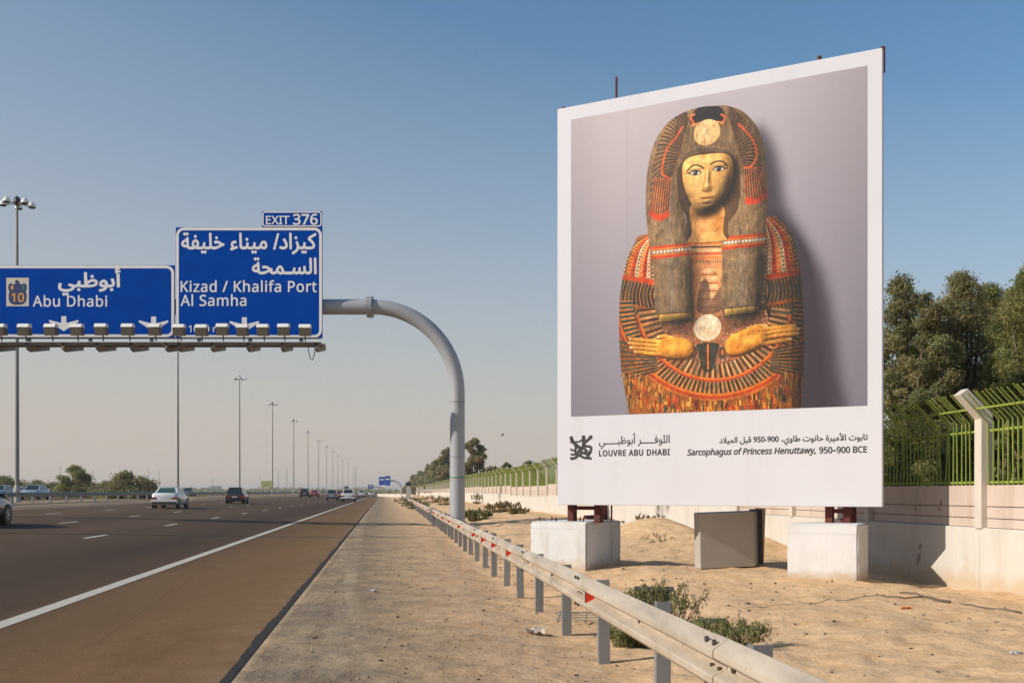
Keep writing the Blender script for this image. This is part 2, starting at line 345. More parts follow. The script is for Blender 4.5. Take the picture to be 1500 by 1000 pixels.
def ground_z(X, Y):
    X = np.asarray(X, float); Y = np.asarray(Y, float)
    L = X + RS * Y; Lw = X + .1109 * Y
    z = np.zeros_like(L)
    z = z - .08 * sstep(.9, 1.9, Lw) + .08 * sstep(3.2, 4.6, Lw) - .13 * sstep(7.6, 9.0, Lw)
    # heap of sand against the wall, and the drift that climbs it farther on
    z = z + .68 * np.exp(-(((X - 4.2) / 1.5) ** 2 + ((Y - 30.5) / 3.4) ** 2)) + .35 * np.exp(-(((X - 6.0) / 1.2) ** 2 + ((Y - 26) / 2.2) ** 2))
    z = z + .25 * sstep(34, 48, Y) * sstep(3.5, 7.5, Lw)
    z = z + .10 * np.exp(-((Lw - 9.2) / .35) ** 2) * (vnoise(Y * .6, Y * 0, 5))
    side = sstep(.8, 2.6, Lw)
    fade = 1 / (1 + (np.abs(Y) / 60) ** 2)
    z = z + fade * (side * (.16 * fbm(X * .5, Y * .5, 3, 3) + .13 * fbm(X * 2.2, Y * 2.2, 4, 9)) + .034 * fbm(X * 3, Y * 3, 4, 21) * sstep(-1.1, -.6, L))
    z = z + side * fade * .10 * np.maximum(0, fbm(X * 1.1, Y * .8, 3, 40)) * sstep(20, 32, Y) * 4
    z = z + .004 * sstep(-1.15, -.9, L)
    # left of the asphalt: sink under the road, come up again at the median
    a = -L - 1.15
    zr = np.where(a > 0, .025 * np.clip(a, 0, 20.3), 0) 
    under = np.where((a > 0) & (a < 20.2), -.12, 0)
    med = np.where(a >= 20.2, .15 * np.clip((a - 20.2) / 2, 0, 1), 0)
    z = np.where(a > 0.02, zr + under + med - .004 * np.clip(a - 60, 0, 160), z)
    return z
def gz(x, y): return float(ground_z(np.array([x]), np.array([y]))[0])
def grid_mesh(name, Ls, Ys, zf, mat):
    LL, YY = np.meshgrid(Ls, Ys); XX = LL - RS * YY; ZZ = zf(XX, YY)
    v = np.stack([XX, YY, ZZ], -1).reshape(-1, 3); nr, nc = LL.shape
    i = (np.arange(nr - 1)[:, None] * nc + np.arange(nc - 1)[None]).ravel()
    f = np.stack([i, i + 1, i + nc + 1, i + nc], -1)
    me = bpy.data.meshes.new(name); me.from_pydata(v.tolist(), [], f.tolist()); me.update()
    me.polygons.foreach_set('use_smooth', [True] * len(me.polygons)); me.materials.append(mat)
    o = bpy.data.objects.new(name, me); COL.objects.link(o); return o
Ys = [-14.0, -6, -2, 0]; 
while Ys[-1] < 9000: Ys.append(Ys[-1] + max(.055, .0115 * abs(Ys[-1])) if Ys[-1] < 60 else Ys[-1] * 1.05)
Ls = np.concatenate([[-4000, -1500, -600, -250, -160, -110, -80, -60, -48, -40, -34, -30, -27], np.arange(-25, -20.9, .5), np.arange(-20.5, -2, 3.0), [-1.6, -1.2, -1.16],
                     np.arange(-1.08, 10.5, .075), np.arange(10.6, 20, 1), [25, 35, 50, 80, 140, 300, 700, 1800, 4000]])
g = grid_mesh('ground', Ls, np.array(Ys), ground_z, M['ground']); tag(g, kind='structure', label='sandy desert ground with grey gravel shoulder beside the road')
# road
RY = np.array([-14, 0, 5, 10, 20, 40, 80, 160, 320, 700, 1600, 3500])
def rz(X, Y): L = X + RS * Y; return .025 * np.clip(-L - 1.15, 0, 21)
road = grid_mesh('road', np.array([-21.4, -16, -12, -8, -4, -1.2]), RY, rz, M['asphalt']); tag(road, kind='structure', label='brown dusty asphalt of the multi-lane motorway')
# ragged bitumen lip at the edge of the asphalt
mb = MB(); ys = [-14.0]
while ys[-1] < 900: ys.append(ys[-1] + max(.18, .012 * abs(ys[-1])))
for y in ys:
    w1 = .03 * random.random() ** 2 + .010 * math.sin(y * 1.3); w2 = .04 * random.random()
    mb.v += [(XL(-1.25 - w1, y), y, .0075), (XL(-1.18, y), y, .003), (XL(-1.13 + w2, y), y, -.02)]
for i in range(len(ys) - 1):
    mb.f += [(3 * i, 3 * i + 1, 3 * i + 4, 3 * i + 3), (3 * i + 1, 3 * i + 2, 3 * i + 5, 3 * i + 4)]; mb.mi += [0, 0]
tag(mb.build('road_edge', M['bitumen']), kind='structure', label='dark ragged bitumen edge where the asphalt meets gravel')
def strip(mb, L, wd, y0, y1, n=1, lift=.004):
    for k in range(n):
        a = y0 + (y1 - y0) * k / n; b = y0 + (y1 - y0) * (k + 1) / n
        q = [(L - wd / 2, a), (L + wd / 2, a), (L + wd / 2, b), (L - wd / 2, b)]
        mb.add([(XL(l, y), y, .025 * (-l - 1.15) + lift) for l, y in q], [(0, 1, 2, 3)])
mb = MB(); strip(mb, -3.97, .2, -10, 1500, 60); tag(mb.build('edge_line', M['paint']), kind='structure', label='long white edge line between lane and hard shoulder')
mb = MB(); strip(mb, -20.6, .2, 10, 1500, 60); tag(mb.build('median_line', M['paint']), kind='structure', label='pale edge line along the median side of the road')
mb = MB()
for L_, ph in ((-8.2, 0), (-12.1, -.2), (-16.2, .3)):
    y = ph - 14.0
    while y < 700: strip(mb, L_, .17, y, y + 2.3); y += 10.8
tag(mb.build('lane_dashes', M['paint']), kind='structure', label='broken white lane markings across the motorway')
# opposite carriageway
mb = MB()
for k in range(40):
    a = 10 + k * 40; b = a + 40
    mb.add([(XL(l, y), y, z) for l, y, z in ((-52, a, .70), (-33, a, .70), (-33, b, .70), (-52, b, .70))], [(0, 1, 2, 3)])
tag(mb.build('opposite_road', M['asphalt']), kind='structure', label='opposite carriageway beyond the median')

# ------------------------------------------------------------------ scattered stones and scraps
def blobs(name, pts, sizes, mat, label, flatk=.55):
    ico = bmesh.new(); bmesh.ops.create_icosphere(ico, subdivisions=1, radius=1); iv = np.array([v.co[:] for v in ico.verts]); fi_ = [[v.index for v in f.verts] for f in ico.faces]; ico.free()
    V = []; Fc = []
    for (x, y, z), s in zip(pts, sizes):
        k = RNG.uniform(.6, 1.3, 3) * s; k[2] *= flatk
        vv = iv * k * RNG.uniform(.8, 1.15, (len(iv), 1)); a = RNG.uniform(0, 6.28); c, s_ = math.cos(a), math.sin(a)
        vv = np.stack([vv[:, 0] * c - vv[:, 1] * s_ + x, vv[:, 0] * s_ + vv[:, 1] * c + y, vv[:, 2] + z], -1)
        b = len(V); V += vv.tolist(); Fc += [[i + b for i in f] for f in fi_]
    me = bpy.data.meshes.new(name); me.from_pydata(V, [], Fc); me.materials.append(mat); o = bpy.data.objects.new(name, me); COL.objects.link(o)
    return tag(o, label, kind='stuff')
def scatter(n, Lr, Yr, smin, smax, lift=.2, p=2.0):
    pts = []; sz = []
    for _ in range(n):
        y = Yr[0] + (Yr[1] - Yr[0]) * random.random() ** p; l = random.uniform(*Lr); x = XL(l, y); s = smin + (smax - smin) * random.random() ** 3
        pts.append((x, y, gz(x, y) + s * lift)); sz.append(s)
    return pts, sz
p, s = scatter(5200, (-1.08, 1.9), (2.5, 45), .003, .020); blobs('pebbles', p, s, M['stone'], 'small stones lying on the gravel shoulder')
p, s = scatter(520, (-.9, 1.8), (2.8, 30), .004, .026); blobs('dark_debris', p, s, M['darkstone'], 'dark crumbs of debris on the gravel shoulder', .4)
p, s = scatter(1500, (2, 9.4), (4, 45), .006, .028, p=1.5); blobs('sand_pebbles', p, s, M['stone'], 'small stones and clods lying in the sand')
p, s = scatter(140, (2, 9.2), (5, 40), .012, .045, p=1.3); blobs('clods', p, s, M['darkstone'], 'dark clods and twigs scattered in the sand', .5)
def litter(name, px, py, z, w_, d_, mat, label, cat='litter'):
    Y = (H - z) * F / (py - HZ); x = (px - 750) * Y / F; zz = gz(x, Y)
    mb = MB(); pts = []
    n = 4
    for i in range(n + 1):
        for j in range(n + 1):
            pts.append((x + (i / n - .5) * w_ * random.uniform(.85, 1.1), Y + (j / n - .5) * d_, zz + .006 + random.random() * min(w_, d_) * .35))
    top = [(i * (n + 1) + j, (i + 1) * (n + 1) + j, (i + 1) * (n + 1) + j + 1, i * (n + 1) + j + 1) for i in range(n) for j in range(n)]
    mb.add(pts, top); o = mb.build(name, mat); md = o.modifiers.new('thick', 'SOLIDIFY'); md.thickness = .003
    return tag(o, label, cat)
litter('paper_scrap', 547, 867, 0, .10, .14, M['paper'], 'crumpled white paper scrap on the gravel shoulder by the asphalt')
litter('paper_scrap', 1488, 962, -.02, .11, .08, simple('grey plastic film', (.40, .42, .42), .4), 'grey plastic scrap in the sand at the lower right corner')
litter('rag', 1327, 896, -.03, .13, .09, flat('orange scrap', (.65, .16, .03), .8), 'small orange scrap on the sand between twigs and wall')
litter('plastic_bag', 783, 928, -.04, .20, .25, simple('dirty plastic bag', (.50, .42, .33), .5), 'torn pale plastic bag half buried beside the guardrail post')
def stick(name, pix, z, r, mat, label, cat):
    pts = []
    dense = []
    for (a, b) in zip(pix[:-1], pix[1:]):
        for t in np.linspace(0, 1, 5)[:-1]: dense.append((a[0] + (b[0] - a[0]) * t, a[1] + (b[1] - a[1]) * t))
    dense.append(pix[-1])
    for (px, py) in dense:
        Y = (H - z) * F / (py - HZ); x = (px - 750) * Y / F; pts.append((x, Y, gz(x, Y) + r * .7 + random.uniform(0, r)))
    n_ = len(pts); mb = MB(); mb.tube(pts, [r * (1 - .5 * i / n_) for i in range(n_)], 6); return tag(mb.build(name, mat, smooth=True), label, cat)
stick('branch', [(1496, 903), (1440, 892), (1405, 888)], -.03, .012, M['bark'], 'thin dark fallen branch on the sand near the right edge', 'branch')
stick('branch', [(1392, 886), (1350, 880), (1318, 875)], -.03, .018, M['bark'], 'thicker forked fallen branch on the sand before the shaded wall', 'branch')
stick('branch', [(1352, 881), (1300, 881), (1292, 878)], -.03, .010, M['bark'], 'short twig lying under the forked branch on the sand', 'branch')
stick('cable', [(1296, 877), (1250, 882), (1200, 887), (1150, 891), (1090, 895)], -.03, .005, M['dry'], 'long thin brown cable lying across the sand behind the bush', 'cable')

# ------------------------------------------------------------------ guardrail beside the shoulder
def XR(L, Y): return L - .1109 * Y            # rail and wall lean a little less than the road
rdir = Vector((-.1109, 1, 0)).normalized(); RAILROT = math.atan2(.1109, 1)
guard = thing('guardrail', 'long galvanised W-beam guardrail with red reflectors between gravel shoulder and sand', 'guardrail', (XR(1.7, 5.25), 5.25, -.08), RAILROT)
k = .285 / .31
PROF = [(0, .004), (.006, .012), (.016, .022), (.052, .074), (.062, .081), (.076, .083), (.098, .083), (.108, .078), (.138, .018), (.146, .008), (.164, .008), (.172, .018), (.202, .078), (.212, .083), (.234, .083), (.248, .081), (.258, .074), (.294, .022), (.304, .012), (.31, .004)]
PROF = [(z * k, d) for z, d in PROF]
def beam_mesh(length):
    mb = MB(); n = len(PROF); T = .005
    for y in (0, length):
        for z, d in PROF: mb.v.append((-d, y, -z))
        for z, d in PROF: mb.v.append((-d + T, y, -z - (.0 if True else 0)))
    for i in range(n - 1):
        mb.f.append((i, i + 1, 2 * n + i + 1, 2 * n + i)); mb.f.append((n + i, n + i + 1, 3 * n + i + 1, 3 * n + i)); mb.mi += [0, 0]
    mb.f += [(0, n, 3 * n, 2 * n), (n - 1, 2 * n - 1, 4 * n - 1, 3 * n - 1)]; mb.mi += [0, 0]
    for o_ in (0, 2 * n):
        for i in range(n - 1): mb.f.append((o_ + i, o_ + i + 1, o_ + n + i + 1, o_ + n + i)); mb.mi.append(0)
    return mb
def local(Ylocal): return Ylocal / rdir.y
beam = beam_mesh(4.28).build('beam', M['galv'], guard, world=False); smooth_angle(beam, 24)
SEG = 4.05; b0 = beam; yy = -12.0; first = True; i = 0
while yy < 300:
    o = b0 if first else b0.copy()
    if not first: COL.objects.link(o)
    o.location = (-.007 * (i % 2), yy, .79 + .006 * math.sin(i * 1.7)); o.rotation_euler = (.0008 * math.sin(i * 2.3), 0, 0); first = False; yy += SEG; i += 1
# C-section post with a spacer, bolt heads
def cpost(h, w_=.10, d_=.075, t=.008, z0=-.35):
    mb = MB(); mb.box((0, d_ / 2 * 0, (h + z0) / 2), (w_, t, h - z0)); 
    for sx_ in (-1, 1): mb.box((sx_ * (w_ / 2 - t / 2), d_ / 2 + t / 2, (h + z0) / 2), (t, d_, h - z0))
    return mb
pm = cpost(.77); pm.box((-.02, .03, .62), (.10, .05, .20))
post0 = pm.build('post', M['post'], guard, world=False)
spm = MB(); spm.box((0, 0, 0), (.075, .09, .22)); sp0 = None
yy = local(-12 + 0) ; first = True; k_ = 0
Yp = 5.25 - 2.02 * 8; 
while Yp < 260:
    o = post0 if first else post0.copy()
    if not first: COL.objects.link(o)
    o.location = (.135 + random.uniform(-.01, .01), local(Yp - 5.25), random.uniform(-.03, .015)); o.rotation_euler = (random.uniform(-.015, .015), random.uniform(-.02, .02), random.uniform(-.05, .05)); first = False; Yp += 2.02
# spacer blocks and bolts
sm = MB(); sm.box((.045, 0, .635), (.085, .07, .20)); spc = sm.build('spacer', M['post'], guard, world=False)
bm_ = MB(); bm_.tube([(-.004, 0, 0), (-.022, 0, 0)], .016, 8); bolt = bm_.build('bolt', M['boltm'], guard, world=False)
Yp = 5.25 - 2.02 * 2; first = True
while Yp < 60:
    a = spc if first else spc.copy(); b = bolt if first else bolt.copy()
    if not first: COL.objects.link(a); COL.objects.link(b)
    a.location = (0, local(Yp - 5.25), 0); b.location = (-.004, local(Yp - 5.25 + .03), .79 - .1425); first = False; Yp += 2.02
for q in range(-1, 9):      # splice bolts where two beams lap
    ys_ = -12.0 + SEG * (q + 3) + .11
    for dz_ in (.028, .115, .168, .258):
        for dy_ in (-.06, .07):
            b = bolt.copy(); COL.objects.link(b); b.location = (-.022 if dz_ in (.115, .168) else -.05, ys_ + dy_, .79 - dz_)
# reflectors in the valley: red face, black body
rm = MB(); rm.add([(-.085, 0, .075), (-.085, 0, -.075), (.0, 0, -.055), (.0, 0, .055)], [(0, 1, 2, 3)])
rb = MB(); rb.prism([(-.088, .078), (-.088, -.078), (-.003, -.058), (-.003, .058)], lambda x, y, t: (x, t, y), .004, .05)
refb = rb.build('reflector', M['dark'], guard, world=False)
rf = MB(); rf.prism([(-.086, .072), (-.086, -.072), (-.006, -.054), (-.006, .054)], lambda x, y, t: (x, t, y), -.004, .004)
reff = rf.build('lens', M['red'], refb, world=False)
first = True
for Yq in [8.95, 15.3, 17.6, 19.7, 22.0, 27, 31.9, 36, 40, 44, 52, 60, 68, 76, 84, 92, 100, 112, 124, 140]:
    o = refb if first else refb.copy()
    if not first:
        COL.objects.link(o); c = reff.copy(); COL.objects.link(c); c.parent = o
    o.location = (.0, local(Yq - 5.25), .79 - .1425); first = False

# ------------------------------------------------------------------ perimeter wall and green fence
WL = 9.36; PSP = 4.0; YP0 = 16.92
def wp(Y, off=0, z=0):   # point on the wall line, off = towards the road
    return Vector((XR(WL, Y) - off * .9939, Y - off * .1102 * 1, z))
wrot = RAILROT
WLEN = 1 / rdir.y
def wtop(k):            # wall steps (post index k from the big near post)
    if k < 3: return 1.56
    if k < 12: return 1.92
    if k < 17: return 1.84
    if k < 24: return 1.95
    if k < 32: return 2.02
    return 2.05
wall = thing('boundary_wall', 'cream rendered boundary wall with precast slabs running along the sand', 'wall', wp(YP0, 0, -.13), wrot)
fence = thing('security_fence', 'green steel picket fence with bent tops on the cream wall', 'fence', wp(YP0, 0, 1.4), wrot)
# local frame of wall: +y along the wall away from camera, -x towards the road
SP = PSP * WLEN
plm = {}
for k in range(-5, 60):
    y0 = (k) * SP; y1 = y0 + SP; zt = wtop(k) + .13; zb = .88 + .13 + (wtop(k) - 1.56)
    mb = MB(); mb.box((.06, (y0 + y1) / 2, (zb - .9) / 2 ), (.24, SP - .012, zb + .9)); mb.build('plinth', M['plinth'], wall, world=False, bevel=.012 if k < 6 else 0, seg=1)
    hs = [0, .15, .335, .68]
    for a, b in zip(hs[:-1], hs[1:]):
        mb = MB(); mb.box((.08 + .004 * random.random(), (y0 + y1) / 2, zb + (a + b) / 2), (.14, SP - .14, b - a - .012)); mb.build('slab', M['slab'], wall, world=False, bevel=.006 if k < 6 else 0, seg=1)
    mb = MB(); mb.box((.10, (y0 + y1) / 2, zb + .30), (.10, SP - .02, .62)); mb.build('core', M['slab'], wall, world=False)
# posts with cranked heads (parts of the fence)
def fpost(zt):
    mb = MB(); wd = .20; dp = .20
    z0 = .88 - 1.4 - .01; zv = 1.24; out = .42; up = .40
    prof = [(-.09, z0), (.12, z0), (.12, zv + .05), (.12 - out, zv + .05 + up + .0), (.0 - out - .07, zv + up + .0), (-.09, zv - .06)]
    prof = [(-.09, z0), (.11, z0), (.11, zv + .04), (.11 - out, zv + .04 + up), (-.03 - out, zv - .06 + up), (-.09, zv - .04)]
    mb.prism(prof, lambda x, z, t: (x, t, z), -wd / 2, wd / 2); return mb
fp0 = fpost(0).build('post', M['postcon'], fence, world=False, bevel=.012)
for k in range(-5, 62):
    o = fp0 if k == -5 else fp0.copy()
    if k != -5: COL.objects.link(o)
    o.location = (0, k * SP, wtop(k) - 1.56)
for k in range(62, 108):
    o = fp0.copy(); COL.objects.link(o); o.location = (0, k * SP, wtop(k) - 1.56)
y0, y1 = 60 * SP, 108 * SP; ym, yl = (y0 + y1) / 2, y1 - y0; zt = 2.05 + .13
mb = MB(); mb.box((.06, ym, .2), (.24, yl, 2.3)); mb.build('plinth', M['plinth'], wall, world=False)
for q in range(3): mb = MB(); mb.box((.08, ym, 1.35 + .15 + (zt - 1.5) * (q + .5) / 3), (.14, yl, (zt - 1.5) / 3 - .012)); mb.build('slab', M['slab'], wall, world=False)
# pickets: square bar, vertical then bent out over the road side
def picket(mb, y, dz, s=.009, lean=0):
    pts = [(.03, .14), (.03, 1.16), (-.40, 1.60)]
    ds = [(s, 0), (s * .9, s * .4), (s * .7, s * .7)]
    n = len(mb.v)
    for (x, z), (dx, dz_) in zip(pts, ds):
        for q in (-s, s):
            mb.v.append((x - dx, y + q + lean * z, z - dz_ + dz)); mb.v.append((x + dx, y + q + lean * z, z + dz_ + dz))
    for i in range(2):
        a = n + i * 4; b = a + 4
        mb.f += [(a, b, b + 1, a + 1), (a + 2, a + 3, b + 3, b + 2), (a, a + 2, b + 2, b), (a + 1, b + 1, b + 3, a + 3)]; mb.mi += [0] * 4
    mb.f.append((n + 8, n + 10, n + 11, n + 9)); mb.mi.append(0)
pk = MB(); picket(pk, 0, 0); pk0 = pk.build('picket', M['green'], fence, world=False); first = True
far = MB(); NP = 30; cnt = 0
for k in range(-2, 58):
    for j in range(1, NP):
        y = k * SP + .02 + j * (SP / NP)
        near = (-2 <= k <= 1) or (9 <= k <= 13)
        if near and cnt < 280:
            o = pk0 if first else pk0.copy()
            if not first: COL.objects.link(o)
            first = False; o.location = (0, y, wtop(k) - 1.56 + random.uniform(-.02, .02)); bend = 3.5 if random.random() < .12 else 1; o.rotation_euler = (random.uniform(-.009, .009) * bend, random.uniform(-.014, .014) * bend, random.uniform(-.05, .05)); cnt += 1
        elif k < 26 or j % 2 == 0: picket(far, y, wtop(k) - 1.56, .012 if k < 26 else .018)
for q in range(0, int(48 * SP / .9)): picket(far, 58 * SP + q * .9, .49, .035)
tag(far.build('pickets', M['green'], fence, world=False), kind='stuff')
for k in range(-2, 58):
    dz = wtop(k) - 1.56
    for z_ in ((.20, 1.02) if k < 20 else (1.02,)):
        mb = MB(); mb.box((.055, k * SP + SP / 2, z_ + dz), (.03, SP - .2, .035)); mb.build('fence_rail', M['green'], fence, world=False)
    if k < 20:
        mb = MB(); mb.box((-.17, k * SP + SP / 2, 1.36 + dz), (.03, SP - .2, .03)); mb.build('fence_rail', M['green'], fence, world=False)

# ------------------------------------------------------------------ foliage
def leaf_mesh(name, cen, rad, n_leaf, size, mat, seed, parent=None, tint=(.75, 1.3), hang=0.0, aspect=1.6, stray=.22):
    r = np.random.default_rng(seed); cen = np.array(cen); rad = np.array(rad); k = len(cen)
    vol = rad.prod(1) ** (2 / 3); pr = vol / vol.sum()
    ci = r.choice(k, n_leaf, p=pr)
    d = r.normal(size=(n_leaf, 3)); d /= np.linalg.norm(d, axis=1)[:, None]; rr = r.uniform(.2, 1.0, (n_leaf, 1)) ** .5 * np.where(r.random((n_leaf, 1)) < stray, r.uniform(1.0, 1.5, (n_leaf, 1)), 1)
    pos = cen[ci] + d * rad[ci] * rr * r.uniform(.85, 1.12, (n_leaf, 1))
    nrm = d + r.normal(scale=.7, size=(n_leaf, 3)); nrm /= np.linalg.norm(nrm, axis=1)[:, None]
    t = np.cross(nrm, r.normal(size=(n_leaf, 3))); t[:, 2] -= hang; t /= np.linalg.norm(t, axis=1)[:, None]; b = np.cross(nrm, t); b /= np.linalg.norm(b, axis=1)[:, None]
    s = size * r.uniform(.6, 1.4, (n_leaf, 1)); T = t * s * aspect; B = b * s * .5
    v = np.stack([pos - T, pos - B * .9 - T * .1, pos + T, pos + B * .9 + T * .1], 1).reshape(-1, 3)
    f = np.arange(n_leaf * 4).reshape(-1, 4)
    me = bpy.data.meshes.new(name); me.from_pydata(v.tolist(), [], f.tolist()); me.materials.append(mat)
    at = me.color_attributes.new('tint', 'FLOAT_COLOR', 'CORNER')
    ct = r.uniform(tint[0], tint[1], k)[ci] * r.uniform(.8, 1.2, n_leaf); hue = r.uniform(.88, 1.12, k)[ci]
    c = np.stack([ct * hue, ct, ct * .95, np.ones(n_leaf)], -1); at.data.foreach_set('color', np.repeat(c, 4, 0).ravel())
    o = bpy.data.objects.new(name, me); COL.objects.link(o)
    if parent is not None: me.transform(wmat(parent).inverted()); o.parent = parent
    return o
def tree(name, label, base, h, wdt, nclump, nleaf, leaf, mat, seed, group=None, trunk_h=.35, cat='tree', crown_lo=.2, hang=0.0, stems=1, full=False):
    r = random.Random(seed); base = Vector(base); t = thing(name, label, cat, base, 0, group)
    cen = []; rad = []
    for i in range(nclump):
        a = r.uniform(0, 6.283); u = r.random() ** .5; zf = crown_lo + (1 - crown_lo) * (i + .5) / nclump * 1.0
        prof = math.sin(PI * min(1, max(0, (zf - crown_lo) / (1.02 - crown_lo))) ** .75) ** .6
        if full: prof = 1.0 if zf < .62 else max(.25, 1 - ((zf - .62) / .42) ** 1.6)
        rr = wdt / 2 * prof * u
        s = wdt * r.uniform(.085, .17) * (1.15 - .4 * zf) * (1.45 if full else 1)
        cen.append((base.x + rr * math.cos(a), base.y + rr * math.sin(a) * .9, base.z + h * zf - s * .5)); rad.append((s, s, s * r.uniform(.6, .95)))
    leaf_mesh('crown', cen, rad, nleaf, leaf, mat, seed, t, hang=hang)
    mb = MB()
    for s_ in range(stems):
        bx_ = base + Vector((r.uniform(-.1, .1) * wdt * (stems > 1), r.uniform(-.1, .1) * wdt * (stems > 1), -.2)); tr_ = h * .022 + .05
        fork = base + Vector((r.uniform(-.08, .08) * wdt, r.uniform(-.08, .08) * wdt, h * trunk_h))
        mb.tube([bx_, (bx_ + fork) / 2 + Vector((r.uniform(-.1, .1), 0, 0)), fork], [tr_, tr_ * .85, tr_ * .7], 8)
        for c in r.sample(cen, min(len(cen), 14)):
            c = Vector(c); mid = (fork + c) / 2 + Vector((r.uniform(-.2, .2), r.uniform(-.2, .2), r.uniform(-.1, .3)))
            mb.tube([fork, mid, c], [tr_ * .45, tr_ * .3, tr_ * .1], 5)
    mb.build('trunk', M['bark'], t, smooth=True)
    return t
G1 = 'trees behind the green fence near the billboard'
def nt_(lab, px, Y, top, wpx, ncl, nl, mt, seed, lo=.06, leaf=.034):
    nl = int(nl * 1.9); ncl = int(ncl * 1.25)
    b = P(px, 720, Y); h = H + (720 - top) * Y / F
    return tree('tree', lab, (b.x, b.y, 0), h, wpx * Y / F, ncl, nl, leaf, M[mt], seed, G1, crown_lo=lo, full=True)
nt_('wispy pale olive tree right beside the edge of the billboard', 1322, 26, 404, 96, 90, 20000, 'leaf_olive', 11)
nt_('tallest olive tree of the group, behind the cranked concrete post', 1408, 27, 398, 125, 120, 32000, 'leaf_olive', 12)
nt_('yellowish green tree behind the fence at the right edge', 1492, 25, 420, 110, 100, 26000, 'leaf_green', 13)
nt_('sparse dark tree reaching over the top right corner, its branches against the sky', 1524, 22, 368, 130, 60, 9000, 'leaf_green', 14, .45)
nt_('low olive tree between the wispy tree and the tallest one', 1366, 24.5, 446, 90, 70, 18000, 'leaf_olive', 16)
nt_('small olive tree filling the gap left of the tallest one', 1350, 28, 428, 80, 70, 14000, 'leaf_olive', 17)
nt_('rounded green tree between the tallest tree and the right edge', 1452, 28, 414, 100, 90, 20000, 'leaf_green', 18)
nt_('dark olive tree mostly hidden by the billboard', 1255, 29, 420, 130, 70, 14000, 'leaf_olive', 15)
# undergrowth against the fence
cen = []; rad = []
for i in range(46):
    Yh = random.uniform(13, 31); b = wp(Yh, -random.uniform(1.5, 3.2)); cen.append((b.x, b.y, random.uniform(.6, 2.9))); rad.append((.55, .6, .5))
tag(leaf_mesh('undergrowth', cen, rad, 16000, .055, M['leaf_green'], 21, None), 'dense green undergrowth seen between the fence pickets', kind='stuff')
for i, (px, Yb, lab) in enumerate([(1322, 22.5, 'leafy pale shrub behind the pickets beside the billboard edge'), (1392, 20.3, 'leafy pale shrub behind the pickets left of the cranked post'), (1478, 18.2, 'leafy pale shrub behind the pickets right of the cranked post')]):
    b = P(px, 720, Yb); tree('shrub', lab, (b.x, b.y, .2), 2.4, 1.1, 16, 900, .07, M['leaf_bush'], 60 + i, 'shrubs behind the pickets', cat='shrub')
# tree row farther along the wall
G2 = 'trees behind the wall beyond the gantry column'
for i, (px, top, wpx, lab) in enumerate([
        (694, 643, 38, 'bushy dark tree just right of the gantry column behind the wall'),
        (656, 657, 30, 'dark tree peeping out left of the gantry column'),
        (641, 673, 30, 'broad dark tree left of the gantry column, nearest of the tapering row'),
        (629, 681, 26, 'middle dark tree of the row tapering to the horizon'),
        (617, 690, 24, 'lower dark tree of the row above the far end of the wall'),
        (607, 695, 20, 'low dark tree near the white camera post'),
        (599, 708, 16, 'faint low tree at the far end of the wall'),
        (672, 672, 30, 'dark tree hidden behind the gantry column'),
        (722, 684, 34, 'low round tree above the pale fence between column and billboard'),
        (742, 679, 26, 'small tree top above the fence left of the billboard'),
        (775, 676, 40, 'low hedge like tree behind the pale fence beside the billboard')]):
    Yb = 14601 / (px - wpx * .35 - 577) * 1.12 + 8; Yb = min(Yb, 640); b = P(px, 720, Yb); h = H + (720 - top) * Yb / F
    tree('tree', lab, (b.x, b.y, 0), h, wpx * Yb / F * (1.25 if i == 0 else 1), 60, 9000 if i < 5 else 6000, .10 + Yb * .0008, M['leaf_olive'], 30 + i, G2, crown_lo=.12, trunk_h=.3, full=i > 0)
# median and far-left greenery
G3 = 'trees and bushes beyond the median rail'
for i, (px, Yb, top, wd, mt, lab) in enumerate([
        (110, 150, 681, 4.6, 'leaf_green', 'round dense green tree behind the median rail'),
        (190, 118, 692, 5.4, 'leaf_olive', 'wide scraggly grey green bush where the near median rail ends'),
        (162, 130, 706, 4.5, 'leaf_olive', 'low bush left of the scraggly median bush'),
        (8, 150, 697, 6, 'leaf_olive', 'dark bush at the left edge behind the parked looking cars'),
        (58, 160, 704, 6.5, 'leaf_olive', 'low olive bush between lighting mast and round tree'),
        (82, 165, 707, 5.5, 'leaf_olive', 'low olive bush touching the round green tree'),
        (140, 165, 709, 5.5, 'leaf_olive', 'low olive bush right of the round green tree')]):
    b = P(px, 720, Yb); zb = .65; h = H - zb + (720 - top) * Yb / F
    tree('tree' if i == 0 else 'bush', lab, (b.x, b.y, zb), h, wd, 46, 9000, .12, M[mt], 50 + i, G3, crown_lo=.12 if i else .1, cat='tree' if i == 0 else 'bush', stems=1 if i == 0 else 3, full=True)
